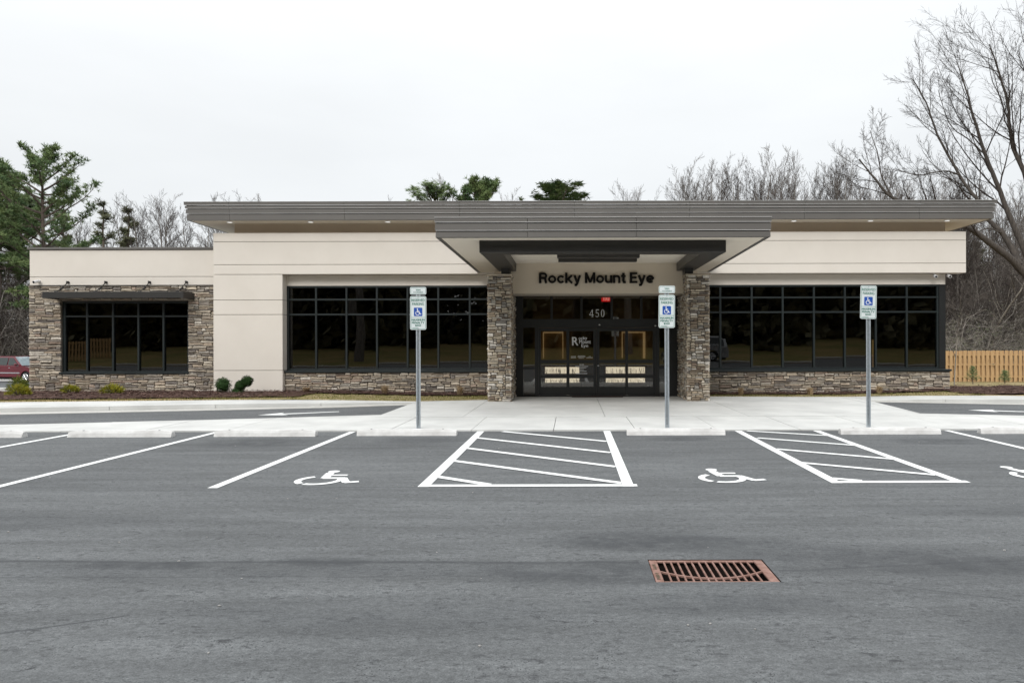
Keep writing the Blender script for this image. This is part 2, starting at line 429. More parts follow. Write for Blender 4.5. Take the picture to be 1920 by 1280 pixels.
def asphalt_mat(name, seams):
    m, nd, ln, bs = _nodes(name)
    tc = N(nd, "ShaderNodeTexCoord")
    P = tc.outputs["Object"]
    big = N(nd, "ShaderNodeTexNoise", i_Scale=0.35, i_Detail=5.0, i_Roughness=0.6)
    mp = N(nd, "ShaderNodeMapping"); mp.inputs["Scale"].default_value = (0.35, 1.6, 1)
    ln.new(P, mp.inputs[0]); ln.new(mp.outputs[0], big.inputs["Vector"])
    mid = N(nd, "ShaderNodeTexNoise", i_Scale=3.5, i_Detail=6.0, i_Roughness=0.7); ln.new(P, mid.inputs["Vector"])
    fine = N(nd, "ShaderNodeTexNoise", i_Scale=90.0, i_Detail=3.0, i_Roughness=0.8); ln.new(P, fine.inputs["Vector"])
    vor = N(nd, "ShaderNodeTexVoronoi", i_Scale=48.0); ln.new(P, vor.inputs["Vector"])
    c = mixc(nd, ln, mrange(nd, ln, big.outputs["Fac"], 0.3, 0.72), (0.136, 0.142, 0.145), (0.093, 0.097, 0.100))
    c = mixc(nd, ln, 1.0, c, mixc(nd, ln, mrange(nd, ln, mid.outputs["Fac"], 0.3, 0.7), (0.86,) * 3, (1.12,) * 3), 'MULTIPLY')
    c = mixc(nd, ln, 1.0, c, mixc(nd, ln, mrange(nd, ln, fine.outputs["Fac"], 0.28, 0.72), (0.58,) * 3, (1.45,) * 3), 'MULTIPLY')
    stk = N(nd, "ShaderNodeTexNoise", i_Scale=1.0, i_Detail=7.0, i_Roughness=0.65)
    mp3 = N(nd, "ShaderNodeMapping"); mp3.inputs["Scale"].default_value = (0.55, 4.5, 1); ln.new(P, mp3.inputs[0]); ln.new(mp3.outputs[0], stk.inputs["Vector"])
    c = mixc(nd, ln, 1.0, c, mixc(nd, ln, mrange(nd, ln, stk.outputs["Fac"], 0.32, 0.68), (0.80,) * 3, (1.16,) * 3), 'MULTIPLY')
    clp = N(nd, "ShaderNodeTexNoise", i_Scale=17.0, i_Detail=5.0, i_Roughness=0.7)
    mp4 = N(nd, "ShaderNodeMapping"); mp4.inputs["Scale"].default_value = (0.55, 1.0, 1); mp4.inputs["Rotation"].default_value = (0, 0, 0.4); ln.new(P, mp4.inputs[0]); ln.new(mp4.outputs[0], clp.inputs["Vector"])
    cm = N(nd, "ShaderNodeMath", operation='MULTIPLY'); ln.new(mrange(nd, ln, clp.outputs["Fac"], 0.53, 0.64), cm.inputs[0]); ln.new(mrange(nd, ln, mid.outputs["Fac"], 0.38, 0.6, 0.12, 0.95), cm.inputs[1])
    c = mixc(nd, ln, cm.outputs[0], c, (0.048, 0.050, 0.053))
    mg = N(nd, "ShaderNodeTexNoise", i_Scale=34.0, i_Detail=4.0, i_Roughness=0.75)
    mp2 = N(nd, "ShaderNodeMapping"); mp2.inputs["Scale"].default_value = (0.7, 1.0, 1); ln.new(P, mp2.inputs[0]); ln.new(mp2.outputs[0], mg.inputs["Vector"])
    c = mixc(nd, ln, 1.0, c, mixc(nd, ln, mrange(nd, ln, mg.outputs["Fac"], 0.3, 0.7), (0.66,) * 3, (1.32,) * 3), 'MULTIPLY')
    # dark open voids between the aggregate, patchy
    vm = N(nd, "ShaderNodeMath", operation='LESS_THAN'); vm.inputs[1].default_value = 0.22
    ln.new(vor.outputs["Distance"], vm.inputs[0])
    pm = N(nd, "ShaderNodeMath", operation='MULTIPLY'); ln.new(vm.outputs[0], pm.inputs[0]); ln.new(mrange(nd, ln, mid.outputs["Fac"], 0.42, 0.6), pm.inputs[1])
    c = mixc(nd, ln, pm.outputs[0], c, (0.035, 0.037, 0.040))
    # paving seams and stains: distance to given segments in plan, roughened by noise
    wob = N(nd, "ShaderNodeTexNoise", i_Scale=1.8, i_Detail=5.0); ln.new(P, wob.inputs["Vector"])
    wv = N(nd, "ShaderNodeVectorMath", operation='MULTIPLY_ADD'); wv.inputs[1].default_value = (0.0, 0.10, 0.0); wv.inputs[2].default_value = (0, -0.05, 0)
    ln.new(wob.outputs["Color"], wv.inputs[0])
    pw = N(nd, "ShaderNodeVectorMath", operation='ADD'); ln.new(P, pw.inputs[0]); ln.new(wv.outputs[0], pw.inputs[1])
    sp = N(nd, "ShaderNodeSeparateXYZ"); ln.new(pw.outputs[0], sp.inputs[0])
    def mth(op, a, b=None, cc=None):
        n = N(nd, "ShaderNodeMath", operation=op)
        for i, v in enumerate((a, b, cc)):
            if v is None: continue
            if hasattr(v, 'links'): ln.new(v, n.inputs[i])
            else: n.inputs[i].default_value = v
        return n.outputs[0]
    for (kind, a, b, cdark, amt) in seams:
        if kind == 'line':      # a=(x0,y0) b=(x1,y1)
            (x0, y0), (x1, y1), w = a[0], a[1], b
            L = sqrt((x1 - x0) ** 2 + (y1 - y0) ** 2); ux, uy = (x1 - x0) / L, (y1 - y0) / L
            dx = mth('SUBTRACT', sp.outputs["X"], x0); dy = mth('SUBTRACT', sp.outputs["Y"], y0)
            t = mth('ADD', mth('MULTIPLY', dx, ux), mth('MULTIPLY', dy, uy))
            nrm = mth('ABSOLUTE', mth('SUBTRACT', mth('MULTIPLY', dx, uy), mth('MULTIPLY', dy, ux)))
            msk = mrange(nd, ln, nrm, 0.0, w, 1.0, 0.0)
            msk = mth('MULTIPLY', msk, mth('MULTIPLY', mth('GREATER_THAN', t, 0.0), mth('LESS_THAN', t, L)))
            msk = mth('MULTIPLY', msk, mrange(nd, ln, mid.outputs["Fac"], 0.32, 0.55, amt * .6, amt))
        else:                   # elliptical stain a=(cx,cy) b=(rx,ry)
            ex = mth('DIVIDE', mth('SUBTRACT', sp.outputs["X"], a[0]), b[0]); ey = mth('DIVIDE', mth('SUBTRACT', sp.outputs["Y"], a[1]), b[1])
            r2 = mth('ADD', mth('MULTIPLY', ex, ex), mth('MULTIPLY', ey, ey))
            msk = mth('MULTIPLY', mrange(nd, ln, r2, 0.15, 1.0, 1.0, 0.0), mrange(nd, ln, mid.outputs["Fac"], 0.36, 0.56, amt * .25, amt))
        c = mixc(nd, ln, msk, c, cdark)
    ln.new(c, bs.inputs["Base Color"])
    bs.inputs["Roughness"].default_value = 0.85
    bs.inputs["Specular IOR Level"].default_value = 0.35
    b = N(nd, "ShaderNodeBump"); b.inputs["Strength"].default_value = 0.7; b.inputs["Distance"].default_value = 0.006
    ln.new(fine.outputs["Fac"], b.inputs["Height"]); ln.new(b.outputs[0], bs.inputs["Normal"])
    return m
dk = (0.045, 0.048, 0.052)
asphalt_mat("asphalt", [('line', ((-14, 8.72), (14, 8.60)), 0.02, dk, 0.8), ('line', ((-9, 5.78), (0.5, 5.66)), 0.05, dk, 0.9), ('line', ((-9, 5.3), (0.4, 5.35)), 0.02, dk, 0.5),
                        ('line', ((1.5, 5.45), (6.5, 6.1)), 0.03, dk, 0.7), ('line', ((1.9, 5.25), (4.8, 3.9)), 0.012, dk, 0.8), ('line', ((-14, 12.0), (-2, 11.6)), 0.03, dk, 0.4),
                        ('line', ((-3.1, 4.38), (-2.75, 4.57)), 0.022, dk, 0.9), ('line', ((-2.76, 4.565), (-2.72, 4.58)), 0.02, dk, 0.9), ('line', ((-4.5, 3.85), (-3.1, 4.38)), 0.026, dk, 0.9),
                        ('stain', (2.3, 5.75), (1.5, 0.5), dk, 0.62), ('stain', (1.0, 6.2), (1.1, 0.3), dk, 0.6), ('stain', (-1.2, 4.6), (1.6, 0.4), dk, 0.4), ('stain', (-6.0, 7.0), (2.5, 0.5), dk, 0.4), ('stain', (4.5, 7.4), (2.0, 0.35), dk, 0.4), ('line', ((-14, 7.95), (9, 7.9)), 0.015, dk, 0.5), ('stain', (-3.2, 5.62), (0.6, 0.12), dk, 0.8), ('stain', (-1.9, 5.7), (0.45, 0.14), dk, 0.8), ('stain', (-2.5, 5.5), (2.6, 0.35), dk, 0.5), ('stain', (3.2, 5.5), (1.0, 0.4), dk, 0.6), ('stain', (0.5, 6.3), (0.9, 0.4), dk, 0.7), ('stain', (0.2, 5.4), (1.2, 0.35), dk, 0.75), ('stain', (1.0, 4.75), (1.0, 0.25), dk, 0.55),
                        ('stain', (-2.6, 12.9), (0.9, 0.6), dk, 0.6), ('stain', (-5.3, 12.6), (1.1, 0.8), dk, 0.7), ('stain', (1.9, 13.0), (0.7, 0.35), dk, 0.8), ('stain', (6.2, 12.6), (1.0, 0.5), dk, 0.7),
                        ('stain', (2.9, 4.2), (0.8, 0.5), dk, 0.6)])
asphalt_mat("asphalt_lane", [])

def paint_mat():
    m, nd, ln, bs = _nodes("road_paint")
    tc = N(nd, "ShaderNodeTexCoord")
    nz = N(nd, "ShaderNodeTexNoise", i_Scale=70.0, i_Detail=5.0, i_Roughness=0.75); ln.new(tc.outputs["Object"], nz.inputs["Vector"])
    n2 = N(nd, "ShaderNodeTexNoise", i_Scale=2.5, i_Detail=4.0); ln.new(tc.outputs["Object"], n2.inputs["Vector"])
    wear = N(nd, "ShaderNodeMath", operation='MULTIPLY'); ln.new(mrange(nd, ln, nz.outputs["Fac"], 0.54, 0.66), wear.inputs[0]); ln.new(mrange(nd, ln, n2.outputs["Fac"], 0.4, 0.65, 0.1, 0.75), wear.inputs[1])
    c = mixc(nd, ln, mrange(nd, ln, n2.outputs["Fac"], 0.3, 0.7), (0.84, 0.85, 0.84), (0.78, 0.79, 0.78))
    ln.new(mixc(nd, ln, wear.outputs[0], c, (0.22, 0.23, 0.24)), bs.inputs["Base Color"])
    bs.inputs["Roughness"].default_value = 0.7
    b = N(nd, "ShaderNodeBump"); b.inputs["Strength"].default_value = 0.4; b.inputs["Distance"].default_value = 0.005
    ln.new(nz.outputs["Fac"], b.inputs["Height"]); ln.new(b.outputs[0], bs.inputs["Normal"])
paint_mat()

rng = random.Random(7)

# ================================================================ GROUND
def terr(x, y):
    """height of the open terrain"""
    z = -0.05
    if y > 26:
        k = 1.05 if x < 0 else 0.62
        z -= min(y - 26, 34) / 29.0 * k
        if y > 62: z += (y - 62) * 0.03
    if y < -6: z += min(-6 - y, 30) * 0.045
    return z

mb = MB()
xs = [-260, -160, -110, -80, -60, -50, -40, -32, -26, -20, -14, -8, 0, 8, 14, 20, 26, 32, 40, 50, 60, 80, 110, 160, 260]
ys = [-260, -120, -80, -60, -45, -36, -30, -24, -18, -12, -8, -6, 0, 8, 14, 20, 26, 28, 32, 36, 40, 45, 50, 55, 60, 62, 66, 72, 80, 100, 140, 260, 600]
for j in range(len(ys)):
    for i in range(len(xs)):
        mb.v.append((xs[i], ys[j], terr(xs[i], ys[j])))
W_ = len(xs)
for j in range(len(ys) - 1):
    for i in range(W_ - 1):
        if ys[j] >= -6 and ys[j + 1] <= 14.001 and xs[i] >= -40 and xs[i + 1] <= 40: continue     # the parking lot lies here
        mb.f.append((j * W_ + i, j * W_ + i + 1, (j + 1) * W_ + i + 1, (j + 1) * W_ + i))
g = mb.build("ground", "leaf_litter"); tag(g, kind="structure")

# parking lot with a hole for the drain
GX0, GX1, GY0, GY1 = 0.575, 1.455, 5.20, 5.74
mb = MB()
X = [-40, GX0, GX1, 40]; Yy = [-8.0, GY0, GY1, 14.17]
for i in range(3):
    for j in range(3):
        if i == 1 and j == 1: continue
        mb.sheet([(X[i], Yy[j]), (X[i + 1], Yy[j]), (X[i + 1], Yy[j + 1]), (X[i], Yy[j + 1])])
lot = mb.build("parking_lot", "asphalt"); tag(lot, kind="structure")

# lawn behind the camera (seen in the window reflections)
mb = MB()
for j in range(8):
    y0, y1 = -8.2 - j * 3.4, -8.2 - (j + 1) * 3.4
    mb.sheet([(-70, y1), (70, y1), (70, y0), (-70, y0)], lambda x, y: terr(x, y) + 0.06)
tag(mb.build("lawn", "lawn_back"), kind="structure")
mb = MB(); mb.bbox(-40, 40, -8.2, -8.0, -0.1, 0.13, 0.02)
tag(mb.build("kerb", "concrete"), kind="structure")

# one-way drive lane: left and right of the entrance apron
LN = [(-30, 12.9), (-20, 14.75), (-16, 14.9), (-11.7, 15.3), (-8.2, 16.15), (-4.42, 17.25)]      # near edge, left
LF = [(-30, 15.6), (-20, 16.6), (-13.6, 17.7), (-9.8, 18.55), (-6.03, 19.5), (-4.42, 20.25)]      # far edge, left
RN = [(8.05, 17.3), (10.1, 16.75), (13.0, 15.8), (17, 15.0), (30, 14.6)]
RF = [(8.4, 20.9), (12.05, 19.9), (16.0, 18.6), (20, 17.6), (30, 16.8)]
def ip(poly, x):
    if x <= poly[0][0]: return poly[0][1]
    for (x0, y0), (x1, y1) in zip(poly, poly[1:]):
        if x <= x1: return y0 + (y1 - y0) * (x - x0) / (x1 - x0)
    return poly[-1][1]
mb = MB()
for a, b, c, d in zip(LN, LN[1:], LF, LF[1:]): mb.sheet([a, b, d, c], 0.004)
lane_l = mb.build("drive_lane", "asphalt_lane"); tag(lane_l, kind="structure")
mb = MB()
for a, b, c, d in zip(RN, RN[1:], RF, RF[1:]): mb.sheet([a, b, d, c], 0.004)
lane_r = mb.build("drive_lane", "asphalt_lane"); tag(lane_r, kind="structure")

def arrow(tip, tail, name="painted_arrow"):
    t, b = Vector(tip), Vector(tail)
    u = (t - b).normalized(); n = Vector((-u.y, u.x))
    hb = t - u * 0.62
    P = [t, hb + n * 0.36, hb + n * 0.10 + u * 0.10, b + n * 0.07, b - n * 0.07, hb - n * 0.10 + u * 0.10, hb - n * 0.36]
    mb = MB(); mb.add([(p.x, p.y, 0.009) for p in P], [(0, 1, 2), (0, 2, 5), (0, 5, 6), (2, 3, 4, 5)])
    return mb
tag(arrow((-7.35, 17.45), (-5.72, 18.3)).build("painted_arrow", "road_paint"), "white arrow painted on drive lane left of the entrance, pointing left", "road marking", "painted arrows")
tag(arrow((9.72, 18.35), (11.6, 17.55)).build("painted_arrow", "road_paint"), "white arrow painted on drive lane at the right edge, pointing left", "road marking", "painted arrows")

# concrete walk: slabs with open joints
JG = 0.012
walk = thing("sidewalk", (0, 14.2, 0), kind="structure")
bedL = [(-30, 18.6), (-15.4, 20.1), (-7.7, 20.9), (-4.42, 21.2), (-2.45, 21.75)]
bedR = [(3.9, 22.9), (9.2, 22.6), (13.0, 21.6), (18, 20.2), (30, 18.6)]
def zc(x, y=0):
    if x < -4.4: return 0.03 + 0.09 * min(1, (-4.4 - x) / 3.5)
    if x > 8.3: return 0.03 + 0.09 * min(1, (x - 8.3) / 3.5)
    return 0.03
srng = random.Random(3)
def slab(poly, z=None, m="concrete", th=0.14, nm="slab"):
    q = MB(); q.slab(poly, (z if z is not None else 0.03) if not callable(z) else z, th)
    return q.build(nm, m, walk)
# base under the joints
mb = MB()
mb.sheet([(-30, 14.2), (30, 14.2), (30, 23.0), (-30, 23.0)], -0.02)
mb.build("joint_filler", "mortar", walk)
# front strip along the parking lot
xj = [-30 + 1.56 * i for i in range(39)]
def strip_back(x):
    if x < -4.42: return min(16.7, ip(LN, x))
    if x > 8.05: return min(16.7, ip(RN, x))
    return 16.7
for a, b in zip(xj, xj[1:]):
    if b > 26 or a < -22: continue
    pa, pb = a + JG / 2, b - JG / 2
    xs_ = [pa] + [k for k in (-6.3, -4.42, 8.05, 10.28) if pa < k < pb] + [pb]
    poly = [(pa, 14.17), (pb, 14.17)] + [(x, strip_back(x) - JG / 2) for x in reversed(xs_)]
    slab(poly, 0.026 + srng.uniform(-.002, .002))
# wedges between strip and lane
slab([(-6.28, 16.706), (-4.42, 16.706), (-4.42, 17.25)], 0.027)
slab([(8.05, 16.706), (10.25, 16.706), (8.05, 17.3)], 0.027)
# entrance apron
ax = [-4.42, -2.45, 0.75 - 0.02, 3.95, 6.1, 8.05]
for i, (a, b) in enumerate(zip(ax, ax[1:])):
    for (c, d) in ((16.7, 19.75), (19.75, 22.98)):
        pa, pb, pc, pd = a + JG / 2, b - JG / 2, c + JG / 2, d - JG / 2
        if pd > 22 and i == 0: poly = [(pa, pc), (pb, pc), (pb, 21.75), (pa, 21.2)]
        elif pd > 22 and i >= 3: poly = [(pa, pc), (pb, pc), (pb, ip(bedR, pb)), (pa, ip(bedR, pa))]
        else: poly = [(pa, pc), (pb, pc), (pb, pd), (pa, pd)]
        slab(poly, 0.03 + srng.uniform(-.002, .002), "concrete")
# far walk and kerb, left
seg = [-22, -19.5, -16.6, -14.2, -11.6, -9.2, -6.7, -4.42]
for a, b in zip(seg, seg[1:]):
    pa, pb = a + JG / 2, b - JG / 2
    g0, g1 = ip(LF, pa), ip(LF, pb)
    slab([(pa, g0 + 0.004), (pb, g1 + 0.004), (pb, g1 + 0.55), (pa, g0 + 0.55)], 0.012, "gutter_concrete", nm="gutter")
    slab([(pa, g0 + 0.556), (pb, g1 + 0.556), (pb, ip(bedL, pb)), (pa, ip(bedL, pa))], lambda x, y: zc(x) , "concrete", nm="slab")
seg = [8.05, 8.4, 10.4, 12.6, 15.0, 17.5, 20, 23]
for a, b in zip(seg, seg[1:]):
    pa, pb = a + JG / 2, b - JG / 2
    if a < 8.3:
        slab([(pa, 17.31), (8.39, 20.9), (8.39, ip(bedR, 8.39)), (pa, ip(bedR, pa))], 0.03); continue
    g0, g1 = ip(RF, pa), ip(RF, pb)
    slab([(pa, g0 + 0.004), (pb, g1 + 0.004), (pb, g1 + 0.45), (pa, g0 + 0.45)], 0.012, "gutter_concrete", nm="gutter")
    slab([(pa, g0 + 0.456), (pb, g1 + 0.456), (pb, ip(bedR, pb)), (pa, ip(bedR, pa))], lambda x, y: zc(x), "concrete", nm="slab")

# planting beds in front of the building, lumpy mulch and worn grass
def bed(name, xs0, xs1, yfa, yfb, zoff, mat, n=60, m=6, seed=1, amp=0.02):
    mb = MB(); nn = n + 1
    for j in range(m + 1):
        for i in range(nn):
            x = xs0 + (xs1 - xs0) * i / n
            y0, y1 = yfa(x), yfb(x); y = y0 + (y1 - y0) * j / m
            z = zc(x) + zoff + amp * mnoise.noise(Vector((x * 1.9, y * 1.9, seed))) + amp * 0.6 * mnoise.noise(Vector((x * 7, y * 7, seed)))
            mb.v.append((x, y, z))
    for j in range(m):
        for i in range(n):
            mb.f.append((j * nn + i, j * nn + i + 1, (j + 1) * nn + i + 1, (j + 1) * nn + i))
    return mb.build(name, mat, smooth=True)
bw = lambda k: (lambda x: ip(bedL, x) + 0.35 + k * mnoise.noise(Vector((x * .8, 3, 1))))
tag(bed("straw_verge", -30, -9.0, lambda x: ip(bedL, x) - 0.01, lambda x: ip(bedL, x) + 1.2, -0.005, "straw", 90, 5, 2, 0.015), kind="structure")
tag(bed("mulch_bed", -30, -8.0, lambda x: ip(bedL, x) + 0.75 + 0.2 * mnoise.noise(Vector((x * .9, 3, 1))), lambda x: 24.5, 0.03, "mulch", 120, 14, 3, 0.035), kind="structure")
tag(bed("grass_verge", -9.6, -2.3, lambda x: ip(bedL, x) - 0.01, lambda x: 24.5, 0.0, "lawn", 70, 12, 4, 0.02), kind="structure")
tag(bed("mulch_bed", -8.4, -2.3, lambda x: 23.2 + 0.25 * mnoise.noise(Vector((x * .9, 7, 1))), lambda x: 24.5, 0.045, "mulch", 60, 6, 5, 0.025), kind="structure")
tag(bed("grass_verge", 3.9, 12.2, lambda x: ip(bedR, x) - 0.01, lambda x: 24.5, -0.005, "lawn", 70, 12, 6, 0.02), kind="structure")
tag(bed("mulch_bed", 3.9, 12.0, lambda x: 23.5 + 0.25 * mnoise.noise(Vector((x * .9, 9, 1))), lambda x: 24.5, 0.03, "mulch", 60, 6, 7, 0.025), kind="structure")
tag(bed("straw_verge", 12.2, 30, lambda x: ip(bedR, x) - 0.01, lambda x: ip(bedR, x) + 1.6, -0.01, "straw", 60, 5, 8, 0.02), kind="structure")
tag(bed("mulch_bed", 11.8, 30, lambda x: ip(bedR, x) + 0.6 + 0.5 * mnoise.noise(Vector((x * .6, 4, 1))), lambda x: 26.2 + 0.3 * mnoise.noise(Vector((x * .7, 5, 1))), 0.03, "mulch", 60, 14, 9, 0.05), kind="structure")
# lawn at the right towards the fence
mb = MB(); n = 20
for j in range(9):
    for i in range(n + 1):
        x, y = 11.0 + i * 1.2, 25.6 + j * 1.6
        zt = 0.10 + (terr(x, y) + 0.03 - 0.10) * min(1, max(0, (y - 26) / 5)) + 0.03 * mnoise.noise(Vector((x * .7, y * .7, 2)))
        mb.v.append((x, y, max(zt, terr(x, y) + 0.02)))
for j in range(8):
    for i in range(n): mb.f.append((j * (n + 1) + i, j * (n + 1) + i + 1, (j + 1) * (n + 1) + i + 1, (j + 1) * (n + 1) + i))
tag(mb.build("lawn", "lawn", smooth=True), kind="structure")
# grass blades on verges
mb = MB(); r = random.Random(5)
for i in range(9000):
    if r.random() < 0.55: x = r.uniform(-10.5, -2.4); y = r.uniform(ip(bedL, x) + .02, min(23.3, ip(bedL, x) + 2.2)); z = zc(x)
    elif r.random() < 0.5: x = r.uniform(3.95, 12.2); y = r.uniform(ip(bedR, x) + .02, 23.7); z = zc(x)
    else: x = r.uniform(-19, -9.5); y = r.uniform(ip(bedL, x), ip(bedL, x) + 0.8); z = zc(x)
    h = r.uniform(.02, .06); a = r.uniform(0, 6.28); w = .008
    lx, ly = r.uniform(-.03, .03), r.uniform(-.03, .03)
    mb.add([(x - w * cos(a), y - w * sin(a), z - .01), (x + w * cos(a), y + w * sin(a), z - .01), (x + lx, y + ly, z + h)], [(0, 1, 2)])
tag(mb.build("grass", "green_grass"), "short worn grass along the edge of the walk", "grass", kind="stuff")

# rear drive at the left with its kerbs
mb = MB()
ty = [27.3, 32, 36, 40, 45, 50, 55, 59.5]
for a, b in zip(ty, ty[1:]): mb.sheet([(-70, a), (-16.0, a), (-16.0, b), (-70, b)], lambda x, y: terr(x, y) + 0.03)
tag(mb.build("rear_drive", "asphalt_lane"), kind="structure")
mb = MB(); mb.box(-70, -17.0, 26.8, 27.3, -0.12, 0.10); tag(mb.build("kerb", "concrete"), kind="structure")
mb = MB(); zf = terr(-30, 59.5); mb.box(-70, -16.0, 59.5, 60.2, zf - .2, zf + 0.16); tag(mb.build("kerb", "concrete"), kind="structure")

# ---------------------------------------------------------------- painted markings
def line_poly(mb, p, q, w, z=0.005):
    p, q = Vector(p[:2]), Vector(q[:2]); u = (q - p).normalized(); n = Vector((-u.y, u.x)) * w / 2
    mb.add([(*(p - n), z), (*(q - n), z), (*(q + n), z), (*(p + n), z)], [(0, 1, 2, 3)])
def mark(mb, label, grp=None, name="parking_line"): return tag(mb.build(name, "road_paint"), label, "road marking", grp)
SL = "stall lines"
for X_, yn, lb in ((-4.16, 8.62, "white stall line left of the wheelchair symbol beside the left sign"), (-6.72, 8.5, "long white stall line running off the left edge of the picture"),
                   (-9.28, 8.5, "short piece of white stall line at far left by wheel stops"), (-11.85, 8.5, "white stall line beyond the left edge"),
                   (7.08, 8.9, "white stall line at far right beside the right sign"), (9.55, 8.9, "white stall line beyond the right edge")):
    mb = MB(); line_poly(mb, (X_, yn), (X_, 14.12), 0.115); mark(mb, lb, SL)
def aisle(x0, x1, yn, org, sc, diag, label):
    mb = MB(); w = 0.13
    line_poly(mb, (x0 + w / 2, yn), (x0 + w / 2, 14.14), w, 0.005)
    line_poly(mb, (x1 - w / 2, yn), (x1 - w / 2, 14.14), w, 0.005)
    line_poly(mb, (x0, yn + .07), (x1 + .04, yn + .07), 0.13, 0.0062)
    for k, (a, b) in enumerate(diag):
        p = gp(org[0] + a[0] / sc, org[1] + a[1] / sc); q = gp(org[0] + b[0] / sc, org[1] + b[1] / sc)
        p.y = max(yn + .05, min(p.y, 14.1)); q.y = max(yn + .05, min(q.y, 14.1))
        line_poly(mb, p, q, 0.115, 0.0074 + k * 0.0003)
    return mark(mb, label, "hatched access aisles", "access_aisle_marking")
aisle(-1.80, 0.715, 8.66, (500, 740), 2.595, [((1150, 176), (1655, 228)), ((1012, 208), (1675, 283)), ((962, 258), (1700, 352)), ((900, 320), (1730, 432)), ((820, 397), (1080, 438))],
      "wide white hatched access aisle in front of the entrance doors")
aisle(3.07, 4.68, 8.84, (1160, 740), 2.526, [((600, 170), (1010, 198)), ((655, 207), (1140, 245)), ((745, 260), (1310, 310)), ((860, 325), (1500, 385)), ((1010, 400), (1150, 412))],
      "narrow white hatched access aisle left of the right-hand sign")

def arc_band(mb, cx, cy, r, w, a0, a1, n=18):
    vs = []
    for i in range(n + 1):
        a = radians(a0 + (a1 - a0) * i / n)
        vs += [(cx + (r - w / 2) * cos(a), cy + (r - w / 2) * sin(a)), (cx + (r + w / 2) * cos(a), cy + (r + w / 2) * sin(a))]
    return vs, [(2 * i, 2 * i + 1, 2 * i + 3, 2 * i + 2) for i in range(n)]
def chair2d(stencil=False):
    """wheelchair pictogram in a 1 x 1 field: list of (verts2d, faces)"""
    out = []
    n = 14
    hx, hy, hr = 0.40, 0.93, 0.082
    out.append(([(hx + hr * cos(2 * pi * i / n), hy + hr * sin(2 * pi * i / n)) for i in range(n)], [tuple(range(n))]))
    def bar(p, q, w):
        p, q = Vector(p), Vector(q); u = (q - p).normalized(); m = Vector((-u.y, u.x)) * w / 2
        out.append(([tuple(p - m), tuple(q - m), tuple(q + m), tuple(p + m)], [(0, 1, 2, 3)]))
    bar((0.385, 0.83), (0.44, 0.46), 0.115)        # torso
    bar((0.43, 0.665), (0.68, 0.665), 0.075)       # arm
    bar((0.42, 0.46), (0.70, 0.46), 0.10)          # thigh
    bar((0.68, 0.48), (0.82, 0.17), 0.10)          # shin
    bar((0.80, 0.165), (0.97, 0.225), 0.085)       # foot
    if stencil:
        for a0, a1 in ((122, 232), (245, 382)): out.append(arc_band(None, 0.42, 0.315, 0.27, 0.09, a0, a1))
    else: out.append(arc_band(None, 0.42, 0.315, 0.27, 0.085, 118, 375))
    return out
def ground_symbol(cx, cy, label):
    mb = MB()
    for vs, fs in chair2d(True):
        mb.add([(cx - .45 + p[0] * 0.92, cy - .5 + p[1] * 1.0, 0.006 + 0.0004 * len(mb.f) / 6) for p in vs], fs)
    return tag(mb.build("wheelchair_symbol", "road_paint"), label, "road marking", "painted wheelchair symbols")
ground_symbol(-3.02, 9.28, "white wheelchair symbol painted in the stall by the left sign")
ground_symbol(1.90, 9.36, "white wheelchair symbol painted between the two hatched aisles")
ground_symbol(5.85, 9.50, "white wheelchair symbol cut off by the right edge of the picture")

# ================================================================ BUILDING
BLD = thing("medical_building", (0.75, 24.4, 0.0), "single storey beige stucco and stone clinic with flat bronze roof and entrance canopy", "building")
B = BLD
YB, YW = 24.2, 24.60
def part(mb, name, mat, parent=B, smooth=False): return mb.build(name, mat, parent, smooth)
BLTOP = 3.92
# --- stucco panels with reveals
def panels(x0, x1, y0, y1, zs, name="stucco_panel", mat="stucco", gap=0.014):
    for a, b in zip(zs, zs[1:]):
        mb = MB(); mb.bbox(x0, x1, y0, y1, a + gap / 2, b - gap / 2, 0.006); part(mb, name, mat)
    mb = MB(); mb.box(x0 + .02, x1 - .02, y0 + .02, y1 - .02, zs[0] + .02, zs[-1] - .02); part(mb, "reveal_backing", "mortar")
panels(-11.63, -9.39, YB, YW + .3, [0.03, 0.813, 2.62, 3.095, BLTOP])
panels(-11.63, 12.77, YB, YW, [BLTOP, 4.236, 4.98, 5.27])
mb = MB(); mb.box(-9.388, 12.28, YW - .03, YW + .25, 3.58, BLTOP - .003); part(mb, "stucco_wall", "stucco")
